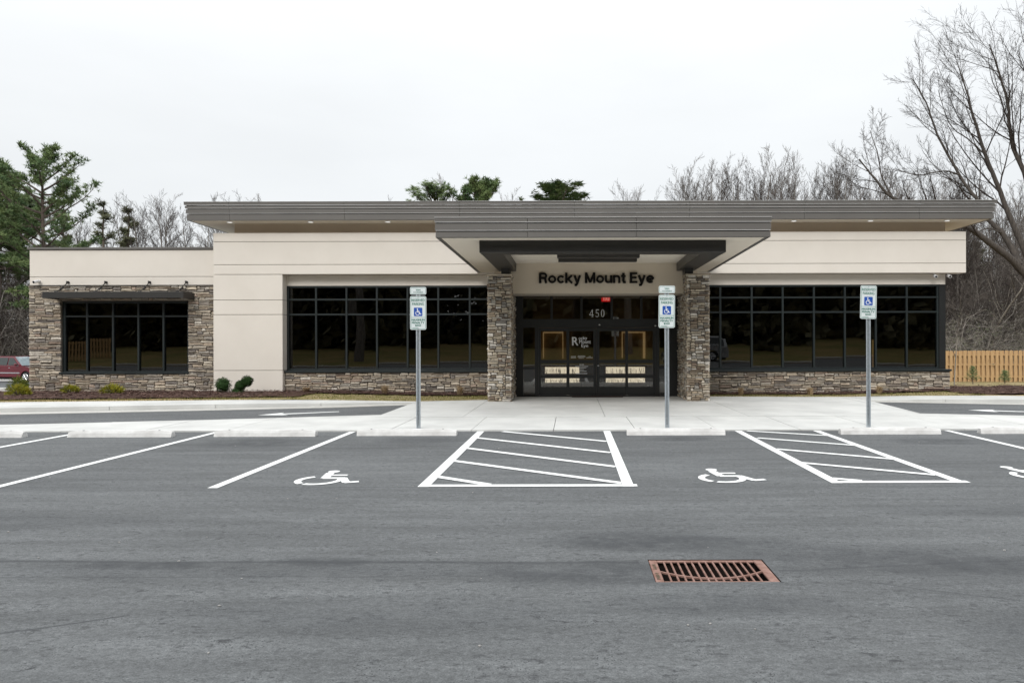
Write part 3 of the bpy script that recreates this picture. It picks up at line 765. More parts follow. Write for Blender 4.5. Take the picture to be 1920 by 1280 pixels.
# clerestory, roof
mb = MB(); mb.box(-11.05, 12.22, 24.45, 39.0, 4.9, 5.66); part(mb, "clerestory_wall", "stucco_brown")
RX0, RX1, RY = -12.33, 13.50, 23.70
mb = MB(); mb.box(RX0 + .14, RX1 - .14, RY + .16, 39.5, 5.605, 5.64); part(mb, "roof_soffit", "soffit")
mb = MB(); mb.box(RX0 + .2, RX1 - .2, RY + .3, 39.3, 5.66, 6.10); part(mb, "roof_deck", "roof_membrane")
zb = [6.185, 6.085, 5.985, 5.825, 5.60]
def fascia(x0, x1, y0, y1, zb, seams, shear=None, step=0.022):
    for i, (zt, zl) in enumerate(zip(zb, zb[1:])):
        st = i * step
        xs = [x0 + st] + [s for s in seams if x0 + .3 < s < x1 - .3] + [x1 - st]
        for a, b in zip(xs, xs[1:]):
            mb = MB(); mb.bbox(a + .002, b - .002, y0 + st, y0 + st + .10, zl + .003, zt - (.032 if i else .003), 0.006)
            part(mb, "fascia_panel", "fascia_metal")
        mb = MB(); mb.box(x0 + st + .004, x1 - st - .004, y0 + st - .020, y0 + st + .04, zt - .010, zt + 0.002); part(mb, "drip_edge", "drip_metal")
        if i:
            mb = MB(); mb.box(x0 + st + .11, x1 - st - .11, y0 + st + .05, y0 + st + .095, zt - .04, zt - .011); part(mb, 'drip_shade_strip', 'bronze_metal')  # dark strip put in for the shade below the drip edge
        for sx, xa, xb in ((0, x0 + st, x0 + st + .10), (1, x1 - st - .10, x1 - st)):
            mb = MB(); mb.bbox(xa, xb, y0 + st + .103, y1, zl + .003, zt - .003, 0.006)
            if shear: mb.shear(y0, shear)
            part(mb, "fascia_panel", "fascia_metal")
fascia(RX0, RX1, RY, 39.5, zb, [-10.9 + 3.66 * i for i in range(8)])
# soffit downlights
for k, x in enumerate((430, 582, 727, 1490, 1634, 1778)):
    c = (gx(x, 24.0), 24.05, 5.60)
    mb = MB(); mb.disc((c[0], c[1], 5.60), (0, 0, 1), 0.10, 0.03, 20); o = part(mb, "downlight", "white_plastic")
    mb = MB(); mb.disc((c[0], c[1], 5.583), (0, 0, 1), 0.075, 0.012, 20); part(mb, "lens", "lamp_white", o)
# --- left wing
WX0, WX1, WY = -17.80, -11.635, 24.5
panels(WX0, WX1, WY, WY + .3, [3.60, 3.885, 4.77])
mb = MB(); mb.bbox(WX0 - .05, WX1, WY - .05, WY + .4, 4.775, 4.845, 0.008); part(mb, "parapet_coping", "fascia_metal")
WWX0, WWX1, WWZ0, WWZ1 = -16.76, -12.57, 0.73, 3.08
mb = MB()
mb.box(WX0 + .02, WWX0, WY + .0, WY + .25, 0, 3.59); mb.box(WWX1, WX1, WY, WY + .25, 0, 3.59)
mb.box(WWX0, WWX1, WY, WY + .25, 0, WWZ0); mb.box(WWX0, WWX1, WY, WY + .25, WWZ1, 3.59)
part(mb, "stone_backing", "mortar")
mb = MB(); mb.box(WX0 - .06, WX1, WY - .075, WY + .02, 3.585, 3.612); part(mb, "stone_cap_flashing", "fascia_metal")
# body of the wing and main block: side, back walls and roofs
mb = MB()
mb.box(WX0, WX0 + .25, WY + .3, 39, 0, 4.77); mb.box(WX0 + .25, 12.2, 38.75, 39, 0, 4.9); mb.box(12.0, 12.25, 24.95, 38.75, 0, 4.9)
part(mb, "outer_wall", "stucco")
mb = MB(); mb.box(WX0 + .2, 12.2, 24.85, 38.8, 4.3, 4.6); part(mb, "low_roof", "roof_membrane")
mb = MB(); mb.box(WX0 + .26, 11.99, 24.66, 38.7, 0.005, 0.03); part(mb, "interior_floor", "interior_floor")
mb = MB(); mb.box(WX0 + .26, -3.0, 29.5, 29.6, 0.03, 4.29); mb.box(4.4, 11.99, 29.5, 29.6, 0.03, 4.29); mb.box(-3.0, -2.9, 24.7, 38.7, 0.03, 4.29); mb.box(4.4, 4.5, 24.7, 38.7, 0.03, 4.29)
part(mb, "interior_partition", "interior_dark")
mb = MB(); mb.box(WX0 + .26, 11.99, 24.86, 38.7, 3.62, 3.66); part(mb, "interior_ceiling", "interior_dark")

# --- windows
def window(x0, x1, z0, z1, yf, vm, hm, depth=0.12, fw=0.06, mat="glass_dark", name="window", lead=0.10):
    """frame part with mullions, panes as its pieces"""
    mb = MB()
    mb.bbox(x0, x0 + lead, yf, yf + depth, z0, z1, .004); mb.bbox(x1 - lead, x1, yf, yf + depth, z0, z1, .004)
    mb.bbox(x0 + lead, x1 - lead, yf + .002, yf + depth, z0, z0 + fw, .004); mb.bbox(x0 + lead, x1 - lead, yf + .002, yf + depth, z1 - fw, z1, .004)
    fr = part(mb, name, "frame_metal")
    for x in vm:
        q = MB(); q.bbox(x - .03, x + .03, yf + .004, yf + depth, z0 + fw, z1 - fw, .004); part(q, "mullion", "frame_metal", fr)
    for z in hm:
        q = MB()
        xs = [x0 + lead] + [k for v in vm for k in (v - .03, v + .03)] + [x1 - lead]
        for a, b in zip(xs[::2], xs[1::2]): q.bbox(a, b, yf + .008, yf + depth, z - .028, z + .028, .004)
        part(q, "transom_bar", "frame_metal", fr)
    cx = [x0 + lead] + [k for v in vm for k in (v - .03, v + .03)] + [x1 - lead]
    cz = [z0 + fw] + [k for v in hm for k in (v - .028, v + .028)] + [z1 - fw]
    for a, b in zip(cx[::2], cx[1::2]):
        for c, d in zip(cz[::2], cz[1::2]):
            t1, t2 = rng.gauss(0, .0035), rng.gauss(0, .0035)
            y = yf + depth * .6
            q = MB(); hw, hh = (b - a) / 2 + .008, (d - c) / 2 + .008; mx, mz = (a + b) / 2, (c + d) / 2
            q.box(-hw, hw, -.006, .006, -hh, hh)
            q.v = [(mx + v[0], y + v[1] + v[0] * t1 + v[2] * t2, mz + v[2]) for v in q.v]
            part(q, "pane", mat, fr)
    return fr
s = lambda x: gx(x, YW)
zs_ = lambda y: gz(y, YW)
window(s(535), -2.42, 0.80, 3.575, YW - .03, [s(x) for x in (593, 650, 707, 764.5, 822, 881)] , [zs_(588.5), zs_(560.5)], lead=0.13)
window(3.9, s(1772) - .02, 0.80, 3.575, YW - .03, [s(x) for x in (1350.6, 1409.5, 1467.5, 1526, 1584, 1642, 1700, 1757.5)], [zs_(586), zs_(558.5)], lead=0.05)
mb = MB(); mb.box(s(1760), s(1772) + .002, YW - .035, YW + .3, 0.80, 3.577); part(mb, "corner_post", "door_metal")
mb = MB(); mb.box(s(1772) + .004, 12.29, YW + .0, YW + .4, 0.0, 3.58); part(mb, "stucco_wall", "stucco")
# wing window
ww = lambda x: gx(x, WY + .12)
window(WWX0, WWX1, WWZ0, WWZ1, WY + .06, [ww(165), ww(213.5), ww(261), ww(308)], [gz(591, WY + .1)], lead=0.09)
mb = MB(); mb.bbox(WWX0 - .03, WWX1 + .02, WY - .10, WY + .06, WWZ0 - .03, WWZ0 + .035, .006); part(mb, "window_sill", "frame_metal")
# sills over the stone base
for a, b in ((-9.385, -2.42), (3.9, 12.36)):
    mb = MB(); mb.bbox(a, b, YW - .29, YW + .05, 0.735, 0.80, .006); part(mb, "window_sill", "frame_metal")
    mb = MB(); mb.box(a, b - .03, YW - .18, YW + .2, -.05, 0.734); part(mb, "stone_backing", "mortar")

# --- stone veneer
def pack(W, H, cw, ch, hs, wmin, wmax, rg, holes=()):
    nx, nz = max(1, round(W / cw)), max(1, round(H / ch))
    cw, ch = W / nx, H / nz
    occ = [[False] * nx for _ in range(nz)]
    for (a, b, c, d) in holes:
        for j in range(nz):
            for i in range(nx):
                if a < (i + .5) * cw < b and c < (j + .5) * ch < d: occ[j][i] = True
    out = []
    for j in range(nz):
        i = 0
        while i < nx:
            if occ[j][i]: i += 1; continue
            run = 0
            while i + run < nx and not occ[j][i + run]: run += 1
            h = min(rg.choice(hs), nz - j)
            w = rg.randint(wmin, wmax)
            if h >= 3: w = max(2, int(w * .6))
            if run - w < 3: w = run if run <= wmax * 1.3 else run // 2
            w = min(w, run)
            while h > 1 and any(occ[j + q][i + p] for q in range(h) for p in range(w)): h -= 1
            for q in range(h):
                for p in range(w): occ[j + q][i + p] = True
            out.append((i * cw, (i + w) * cw, j * ch, (j + h) * ch)); i += w
    return out
STONES = []        # (projected size, MB, material)
def stone_face(org, ux, nrm, W, H, cw, ch, hs, wmin, wmax, mat, seed, dep=(.035, .075), holes=(), vis=1.0, amp=0.02):
    rg = random.Random(seed)
    org, ux, nrm = Vector(org), Vector(ux), Vector(nrm)
    def warp(x, z):
        e = min(1, x / .12, (W - x) / .12) ; e2 = min(1, z / .08, (H - z) / .08)
        for (a, b, c, d) in holes:
            dd = max(a - x, x - b, c - z, z - d); e = min(e, max(0, dd) / .08); e2 = min(e2, max(0, dd) / .08)
        e, e2 = max(0, e), max(0, e2)
        return (x + .02 * e * mnoise.noise(Vector((x * 4, z * 9, seed))), z + amp * e2 * mnoise.noise(Vector((x * 3.1, z * 6, seed + 5))) + amp * .5 * e2 * mnoise.noise(Vector((x * 9, z * 12, seed + 9))))
    for (a, b, c, d) in pack(W, H, cw, ch, hs, wmin, wmax, rg, holes):
        g = .0045; a += g; b -= g; c += g; d -= g
        L, hh = b - a, d - c
        k = max(1, min(4, int(L / .12)))
        cut = min(.35 * hh, .03) * rg.uniform(.3, 1.2)
        ol = [(a + cut * rg.random(), c)] + [(a + L * i / (k + 1) + rg.uniform(-.02, .02), c + rg.uniform(0, .10) * hh) for i in range(1, k + 1)] + [(b - cut * rg.random(), c)]
        ol += [(b, c + hh * rg.uniform(.25, .5)), (b - cut * rg.random() * 2.2, d)]
        ol += [(a + L * i / (k + 1) + rg.uniform(-.02, .02), d - rg.uniform(0, .14) * hh) for i in range(k, 0, -1)] + [(a + cut * rg.random() * 2.2, d), (a, c + hh * rg.uniform(.4, .7))]
        ol = [warp(*p) for p in ol]
        n = len(ol); cxm = sum(p[0] for p in ol) / n; czm = sum(p[1] for p in ol) / n
        D = rg.uniform(*dep); ins = min(.011, hh * .16)
        def P(p, y): return tuple(org + ux * p[0] + Vector((0, 0, p[1])) + nrm * y)
        vs = [P(p, 0) for p in ol] + [P(p, D * .72) for p in ol]
        tilt = rg.uniform(-.006, .010)
        for p in ol:
            sx = 1 - ins * 2 / max(L, .05); sz = 1 - ins * 2 / max(hh, .03)
            q = (cxm + (p[0] - cxm) * sx, czm + (p[1] - czm) * sz)
            vs.append(P(q, D + rg.uniform(-.004, .006) + tilt * (1 if p[1] > czm else -1)))
        vs.append(P((cxm + rg.uniform(-.2, .2) * L, czm + rg.uniform(-.1, .1) * hh), D + rg.uniform(.0, .012)))
        flip = ux.cross(Vector((0, 0, 1))).dot(nrm) < 0
        fs = []
        for i in range(n):
            i2 = (i + 1) % n
            for ra, rb in ((0, n), (n, 2 * n)): fs.append((ra + i, ra + i2, rb + i2, rb + i))
            fs.append((2 * n + i, 2 * n + i2, 3 * n))
        if flip: fs = [f[::-1] for f in fs]
        m_ = MB(); m_.v = vs; m_.f = fs
        STONES.append((L * hh * vis / (org.y ** 2), m_, mat))
XP, NP = Vector((1, 0, 0)), Vector((0, -1, 0))
hs_w = [1, 1, 1, 2, 2, 2, 2, 3, 3]
stone_face((WX0 - .0, WY, 0.02), XP, NP, WX1 - WX0, 3.56, .05, .034, hs_w, 4, 13, "ledge_stone", 11, holes=[(WWX0 - WX0, WWX1 - WX0, WWZ0 - .05, WWZ1 - .0)])
stone_face((-9.385, YW - .18, -.02), XP, NP, 6.96, .75, .05, .034, hs_w, 4, 12, "ledge_stone", 12)
stone_face((3.9, YW - .18, -.02), XP, NP, 8.44, .75, .05, .034, hs_w, 4, 12, "ledge_stone", 13)
# pillars and entrance jambs
PZ = 3.63
for k, (x0, x1) in enumerate(((-2.40, -1.72), (3.23, 3.89))):
    e = .05
    mb = MB(); mb.box(x0 + e, x1 - e, 21.1 + e, 21.8, 0, PZ - .045); part(mb, "stone_pillar_core", "mortar")
    stone_face((x0, 21.1 + e, 0.03), XP, NP, x1 - x0, PZ - .06, .034, .034, [1, 1, 2, 2, 2, 3], 3, 9, "pillar_stone", 21 + k, dep=(.035, .07), amp=.008)
    inner, nx_ = (x1 - e, 1) if k == 0 else (x0 + e, -1)
    outer = x0 + e if k == 0 else x1 - e
    stone_face((inner, 21.1, 0.03), (0, 1, 0), (nx_, 0, 0), 0.7, PZ - .06, .034, .04, [1, 2, 2], 3, 8, "pillar_stone", 31 + k, dep=(.03, .06), vis=.15, amp=.008)
    stone_face((outer, 21.1, 0.03), (0, 1, 0), (-nx_, 0, 0), 0.7, PZ - .06, .034, .04, [1, 2, 2], 3, 8, "pillar_stone", 41 + k, dep=(.03, .06), vis=.05, amp=.008)
    mb = MB(); mb.bbox(x0 - .02, x1 + .02, 21.06, 21.82, PZ - .05, PZ, .012); part(mb, "pillar_cap", "pillar_stone")
    jx0, jx1 = (-2.42, -1.80) if k == 0 else (3.30, 3.90)
    mb = MB(); mb.box(jx0, jx1, 21.80, 24.62, 0, 3.12); part(mb, "stone_jamb_core", "mortar")
    stone_face((jx1 if k == 0 else jx0, 21.84, .03), (0, 1, 0), (nx_, 0, 0), 1.2, 3.07, .04, .042, [1, 2, 2], 3, 8, "pillar_stone", 51 + k, dep=(.04, .08), vis=.15, amp=.01)
    stone_face((jx0 if k == 0 else jx1, 21.84, .03), (0, 1, 0), (-nx_, 0, 0), 2.5, 3.07, .06, .05, [1, 2, 2], 3, 8, "pillar_stone", 61 + k, dep=(.03, .05), vis=.05, amp=.01)
STONES.sort(key=lambda t: -t[0])
stone_root = thing("stone_veneer", ORG[B.name]); stone_root.parent = B; stone_root.location = (0, 0, 0)
for sz, m_, mat in STONES[:300]: m_.build("stone", mat, stone_root)
for mat in ("ledge_stone", "pillar_stone"):
    mb = MB()
    for sz, m_, mt in STONES[300:]:
        if mt == mat: mb.add(m_.v, m_.f)
    o = mb.build("small_stones", mat, stone_root); o["kind"] = "stuff"

# --- wing awning with tie rods
AX0, AX1, AY = -16.86, -12.37, 23.75
mb = MB(); mb.bbox(AX0, AX1, AY, AY + .06, 3.14, 3.345, .006); mb.bbox(AX0, AX0 + .06, AY + .06, WY, 3.14, 3.345, .006); mb.bbox(AX1 - .06, AX1, AY + .06, WY, 3.14, 3.345, .006)
mb.box(AX0 + .06, AX1 - .06, AY + .06, WY - .02, 3.27, 3.31)
aw = part(mb, "awning", "bronze_metal")
for x, xb in ((111, 124), (185, 194), (267, 277), (338, 346)):
    xa = gx(x, AY + .2) + 0.02; xw = gx(xb, WY)
    xm = (xa + xw) / 2
    mb = MB(); mb.tube([(xm, AY + .15, 3.34), (xm, WY - .02, 3.70)], [.016, .016], 8)
    mb.tube([(xm, AY + .35, 3.436), (xm, AY + .5, 3.508)], [.026, .026], 8)
    mb.bbox(xm - .03, xm + .03, AY + .10, AY + .2, 3.31, 3.38, .005)
    part(mb, "tie_rod", "bronze_metal", aw)
    mb = MB(); mb.disc((xm, WY - .01, 3.70), (0, 1, 0), .04, .03, 14); mb.bbox(xm - .02, xm + .02, WY - .1, WY, 3.66, 3.74, .005); part(mb, "wall_bracket", "bronze_metal", aw)

# --- entrance canopy
CX0, CX1, CYF = -3.10, 4.50, 16.8
zcn = [4.505, 4.40, 4.215, 4.05]
fascia(CX0, CX1, CYF, 24.19, zcn, [-1.0, 1.45], shear=0.0115, step=0.012)
mb = MB(); mb.box(CX0 + .13, CX1 - .13, CYF + .15, 24.19, 4.06, 4.10); mb.shear(CYF, .0115); part(mb, "canopy_soffit", "soffit")
mb = MB(); mb.box(CX0 + .2, CX1 - .2, CYF + .2, 24.19, 4.12, 4.42); part(mb, "canopy_deck", "roof_membrane")
mb = MB(); mb.bbox(-2.15, 3.57, 17.3, 17.75, 3.77, 4.052, .01); part(mb, "canopy_beam", "bronze_metal")
for x0, x1 in ((-2.15, -1.63), (3.05, 3.57)):
    mb = MB(); mb.bbox(x0 + .004, x1 - .004, 17.755, 21.9, 3.775, 4.045, .01); part(mb, "canopy_beam", "bronze_metal")
    xm = (x0 + x1) / 2
    mb = MB(); mb.bbox(xm - .12, xm + .12, 21.15, 21.6, 3.63, 3.775, .008); part(mb, "beam_post", "bronze_metal")
for y, xa, xb in ((19.5, 1045, 1200), (20.4, 1047, 1195)):
    mb = MB(); mb.bbox(gx(xa, y), gx(xb, y), y, y + .22, 3.90, 4.02, .01); part(mb, "ceiling_heater", "bronze_metal")
# --- sign wall and storefront
SWY = 21.82
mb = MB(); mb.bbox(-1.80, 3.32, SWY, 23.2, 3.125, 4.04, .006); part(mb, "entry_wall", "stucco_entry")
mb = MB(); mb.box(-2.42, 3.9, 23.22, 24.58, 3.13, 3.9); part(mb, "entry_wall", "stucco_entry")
GW = .215                                             # stroke width for cap height 1
def arc(cx, cz, rx, rz, a0, a1, n=14): return [(cx + rx * cos(radians(a0 + (a1 - a0) * i / n)), cz + rz * sin(radians(a0 + (a1 - a0) * i / n))) for i in range(n + 1)]
XH = .74; h_ = GW / 2; ro, rzo = .265, XH / 2 - h_ * .80
GLY = {
    'R': (.76, [[(h_, 0), (h_, 1)], [(h_, 1 - .085), (.45, 1 - .085)] + arc(.45, .705, .195, .21, 90, -90) + [(h_, .495)], [(.42, .50), (.56, .40), (.585, .22), (.64, 0)]]),
    'o': (.74, [arc(.37, XH / 2, ro, rzo, 0, 360, 24)]),
    'c': (.69, [arc(.37, XH / 2, ro, rzo, 38, 322, 22)]),
    'k': (.70, [[(h_, 0), (h_, 1)], [(.60, XH), (.22, .34)], [(.26, .40), (.62, 0)]]),
    'y': (.68, [[(.09, XH), (.35, .02)], [(.59, XH), (.33, -.06), (.26, -.18), (.10, -.19)]]),
    'M': (.94, [[(h_, 0), (h_, 1)], [(.94 - h_, 0), (.94 - h_, 1)], [(.11, .98), (.47, .06)], [(.83, .98), (.47, .06)]]),
    'u': (.68, [[(h_, XH)] + [(h_, .30)] + arc(.33, .28, .228, .195, 180, 350, 10)[1:], [(.68 - h_, 0), (.68 - h_, XH)]]),
    'n': (.68, [[(h_, 0), (h_, XH)], arc(.35, XH - .28, .228, .195, 165, 0, 10) + [(.68 - h_, 0)]]),
    't': (.44, [[(.22, .95), (.22, .20), (.27, .09), (.42, .085)], [(.02, XH - .075), (.42, XH - .075)]]),
    'E': (.68, [[(h_, 0), (h_, 1)], [(h_, .915), (.66, .915)], [(h_, .52), (.61, .52)], [(h_, .085), (.68, .085)]]),
    'e': (.72, [[(.12, XH / 2 - .01), (.62, XH / 2 - .01)] , arc(.37, XH / 2, ro, rzo, 0, 318, 22)]),
}
def glyph_mb(ch):
    mb = MB()
    for k, pl in enumerate(GLY[ch][1]):
        w = GW * (.80 if ch in 'E' and k else .86 if ch in 'oceunR' and len(pl) > 6 else .74 if (ch, k) in (('e', 0), ('t', 1)) else .92 if ch in 'Mky' and k else 1.0) / 2
        n = len(pl); L_, R_ = [], []
        closed = (Vector(pl[0]) - Vector(pl[-1])).length < 1e-4
        for i in range(n):
            p = Vector(pl[i]); u0 = (p - Vector(pl[i - 1 if i else (n - 2 if closed else 0)])); u1 = (Vector(pl[i + 1 if i < n - 1 else (1 if closed else n - 1)]) - p)
            if u0.length < 1e-6: u0 = u1
            if u1.length < 1e-6: u1 = u0
            u0 = u0.normalized(); u1 = u1.normalized(); t = (u0 + u1).normalized(); m = Vector((-t.y, t.x)) * (w / max(.45, t.dot(u0)))
            L_.append(p + m); R_.append(p - m)
        y0, y1 = -.03 + .0012 * k, .03
        o = len(mb.v)
        for i in range(n): mb.v += [(L_[i].x, y0, L_[i].y), (R_[i].x, y0, R_[i].y), (R_[i].x, y1, R_[i].y), (L_[i].x, y1, L_[i].y)]
        for i in range(n - 1):
            for j in range(4): mb.f.append((o + 4 * i + j, o + 4 * i + (j + 1) % 4, o + 4 * i + 4 + (j + 1) % 4, o + 4 * i + 4 + j))
        mb.f += [(o, o + 1, o + 2, o + 3), (o + 4 * n - 1, o + 4 * n - 2, o + 4 * n - 3, o + 4 * n - 4)]
    return mb
lett = thing("wall_lettering", ORG[B.name]); lett.parent = B; lett.location = (0, 0, 0)
WORDS = "Rocky Mount Eye"; gap_, spc = .045, .30
tot = sum(GLY[c][0] + gap_ if c != ' ' else spc for c in WORDS) - gap_
xcur, base_z = gx(1011, SWY), gz(531, SWY)
sxx = (gx(1226.5, SWY) - xcur) / tot; szz = gz(511.3, SWY) - base_z
for c in WORDS:
    if c == ' ': xcur += spc * sxx; continue
    part(move(glyph_mb(c), xcur, SWY - .034, base_z, sxx, szz), "letter", "letter_black", lett); xcur += (GLY[c][0] + gap_) * sxx
h_ = None

YD = 23.05
d_ = lambda x: gx(x, YD)
e_ = lambda y: gz(y, YD)
mb = MB()
FT, FB = 3.122, 0.03
mb.box(-1.80, d_(981), YD - .05, YD + .1, FB, FT); mb.box(d_(1254), 3.32, YD - .05, YD + .1, FB, FT)
mb.box(d_(981), d_(1254), YD - .048, YD + .1, e_(553.5), FT)
mb.box(d_(981), d_(1254), YD - .049, YD + .1, e_(614), e_(598))
mb.box(d_(981), d_(1254), YD - .049, YD + .1, FB, FB + .04)
mb.box(d_(1003), d_(1010), YD - .05, YD + .1, FB + .04, e_(614)); mb.box(d_(1228), d_(1236), YD - .05, YD + .1, FB + .04, e_(614))
SF = part(mb, "storefront", "door_metal")
for x in (1034.5, 1090.5, 1147, 1202.5):
    q = MB(); q.box(d_(x - 2.2), d_(x + 2.2), YD - .045, YD + .1, e_(598), e_(553.5)); part(q, "mullion", "door_metal", SF)
tx = [981, 1032.3, 1036.7, 1088.3, 1092.7, 1144.8, 1149.2, 1200.3, 1204.7, 1254]
for a, b in zip(tx[::2], tx[1::2]):
    q = MB(); q.box(d_(a), d_(b), YD + .02, YD + .032, e_(598), e_(553.5)); part(q, "pane", "glass_entry", SF)
for a, b in ((981, 1003), (1236, 1254)):
    q = MB(); q.box(d_(a), d_(b), YD - .04, YD + .09, e_(691.5), e_(688)); part(q, "side_rail", "door_metal", SF)
    for c, d in ((739.5, 691.5), (688, 614)):
        q = MB(); q.box(d_(a), d_(b), YD + .02, YD + .032, e_(c), e_(d)); part(q, "pane", "glass_entry", SF)
# four door leaves: outer two fixed, inner two sliding
leaves = [(1010, 1064.5, 1014, 1062), (1064.5, 1118, 1067.5, 1112.5), (1118.4, 1175, 1124, 1172.5), (1175, 1228, 1177.5, 1224)]
for i, (a, b, ga, gb) in enumerate(leaves):
    y = YD + (.0 if i in (0, 3) else .035)
    q = MB()
    q.box(d_(a), d_(ga), y, y + .045, FB + .05, e_(614.5)); q.box(d_(gb), d_(b), y, y + .045, FB + .05, e_(614.5))
    for c, dd in ((741, 725), (708.5, 703), (681, 674.5), (620.5, 614.5)): q.box(d_(ga), d_(gb), y + .001, y + .044, e_(c), e_(dd))
    lf = part(q, "door_leaf", "door_metal", SF)
    for c, dd in ((725, 708.5), (703, 681), (674.5, 620.5)):
        q = MB(); q.box(d_(ga) - .004, d_(gb) + .004, y + .016, y + .028, e_(c) - .004, e_(dd) + .004); part(q, "pane", "glass_entry", SF)
for x, y in ((1124, 609), (1228.5, 611), (1121.5, 685.5)):
    q = MB(); q.ball((d_(x), YD - .055, e_(y)), .022, 8, 6, (1.4, .6, .8)); part(q, "door_sensor", "white_plastic", SF)
# lettering on the glass
yl = YD + .006
part(fit_text("R", d_(1072.5), d_(1084.5), e_(647.5), e_(631.5), yl + .028, .0, .002, heavy=.02), "glass_lettering", "letter_white", SF)
for t_, a, b, c, dd in (("ocky", 1085, 1101, 638.5, 630.5), ("Mount", 1086, 1108, 644, 636.8), ("Eye", 1090, 1103, 652.5, 645)):
    part(fit_text(t_, d_(a), d_(b), e_(c), e_(dd), yl + .028, 0, .002, heavy=.015), "glass_lettering", "letter_white", SF)
def serif450():
    mb = MB()
    def poly(ps, f=None): mb.add([(p[0], 0, p[1]) for p in ps], [tuple(range(len(ps)))] if f is None else f)
    # 4
    poly([(.50, 0), (.62, 0), (.62, 1), (.50, 1)]); poly([(.02, .24), (.82, .24), (.82, .32), (.02, .32)]); poly([(.02, .30), (.10, .30), (.60, .98), (.52, 1.0)]); poly([(.36, 0), (.76, 0), (.76, .05), (.36, .05)])
    # 5
    poly([(1.18, .90), (1.66, .90), (1.72, 1.0), (1.16, 1.0)]); poly([(1.16, .52), (1.23, .54), (1.28, .92), (1.18, .92)])
    vs, fs = arc_band(None, 1.36, .31, .27, .10, -150, 128, 16); mb.add([(p[0], 0.0, p[1]) for p in vs], fs)
    # 0
    n = 24; vs = []
    for i in range(n): a = 2 * pi * i / n; vs += [(2.34 + .30 * cos(a), 0, .5 + .5 * sin(a)), (2.34 + .18 * cos(a), 0, .5 + .45 * sin(a))]
    mb.add(vs, [(2 * i, 2 * i + 1, (2 * i + 3) % (2 * n), (2 * i + 2) % (2 * n)) for i in range(n)])
    return mb
m_ = serif450(); b = mb_bounds(m_)
sx = (d_(1133.5) - d_(1105)) / (b[0][1] - b[0][0]); sz = (e_(580) - e_(594.5)) / (b[2][1] - b[2][0])
part(move(m_, d_(1105) - b[0][0] * sx, YD + .012, e_(594.5), sx, sz), "door_number", "number_grey", SF)
# small print: rows of fine marks, too small to read in the photograph
q = MB()
for (x0, x1, y, h) in ((1070.5, 1080, 667.5, 1.2), (1070.5, 1080, 669.8, 1.2), (1083.5, 1097, 666.6, 1.1), (1083, 1097.5, 668.6, 1.1), (1085, 1095, 670.7, 1.1), (1104, 1108, 667.8, 1.1), (1099.5, 1111, 669.8, 1.2),
                      (1078.5, 1102.5, 686.3, 1.2), (1085, 1099, 688.9, 1.2), (1087, 1095, 692.2, 1.2), (1087, 1099.5, 695.2, 1.2), (1080, 1101, 699.3, 1.7)):
    x = x0; rr = random.Random(int(x0 * 7 + y))
    while x < x1:
        w = rr.uniform(.45, 1.1); q.box(d_(x), d_(min(x1, x + w)), yl + .033, yl + .035, e_(y + h), e_(y)); x += w + .35
part(q, "glass_lettering", "letter_white", SF)
part(fit_text("HOURS", d_(1086.5), d_(1095), e_(684.4), e_(682.4), yl + .035, .01, .001), "glass_lettering", "letter_white", SF)
# entrance mat
mb = MB(); mb.bbox(gx(1072, 22.9), gx(1167, 22.9), 22.62, 22.98, 0.034, 0.05, .004)
tag(mb.build("door_mat", "mat_brown"), "dark brown mat lying before the sliding glass doors", "door mat")

# --- lobby behind the glass
LB = thing("lobby_interior", ORG[B.name]); LB.parent = B; LB.location = (0, 0, 0)
mb = MB(); mb.box(-2.88, -2.0, 26.4, 26.5, .03, 3.6); mb.box(3.5, 4.38, 26.4, 26.5, .03, 3.6); mb.box(-2.8, 4.38, 31.0, 31.1, .03, 3.6)
part(mb, "lobby_wall", "interior_wall", LB)
mb = MB(); mb.box(-2.88, 4.38, 24.7, 30.9, .031, .04); part(mb, "lobby_floor", "interior_floor", LB)
yf = 27.6
f_ = lambda x: gx(x, yf)
h_ = lambda y: gz(y, yf)
for (a, b) in ((1020, 1088), (1134, 1211)):
    mb = MB(); mb.box(f_(a) - .05, f_(b) + .05, yf + .02, yf + .6, .03, h_(685)); part(mb, "reception_desk", "wood_desk", LB)
    for (c, d, n_) in ((700, 688, 46), (717, 709, 46)):
        q = MB(); q.box(f_(a + 2), f_(b - 2), yf, yf + .015, h_(c), h_(d)); pn = part(q, "reed_panel", "reed_glow", LB)
        q = MB(); rr = random.Random(a + c)
        for i in range(n_):
            x = rr.uniform(f_(a + 2.5), f_(b - 2.5)); l = rr.uniform(-.05, .05); zt = h_(c) + (h_(d) - h_(c)) * rr.uniform(.5, 1)
            q.box(0, .008, yf - .008, yf - .002, h_(c), zt); q.v[-8:] = [(v[0] + x + (l if v[2] > h_(c) + .01 else 0), v[1], v[2]) for v in q.v[-8:]]
        part(q, "reed_stems", "reed_dark", LB)
yk = 28.6
f2 = lambda x: gx(x, yk); h2 = lambda y: gz(y, yk)
for (a, b, wl, wr) in ((1018, 1056, 1.5, 1.3), (1166, 1210, 1.5, 4.2)):
    q = MB(); q.box(f2(a), f2(b), yk, yk + .1, h2(624.2), h2(622)); q.box(f2(a), f2(a + wl), yk + .001, yk + .1, h2(671), h2(624.2)); q.box(f2(b - wr), f2(b), yk + .001, yk + .1, h2(672), h2(624.2))
    part(q, "glowing_door_surround", "surround_glow", LB)  # no lamp: the frame's lit look is glow in its material
    q = MB(); q.box(f2(a) - .4, f2(b) + .4, yk + .12, yk + .2, .03, 3.6); part(q, "lobby_wall", "interior_wall", LB)
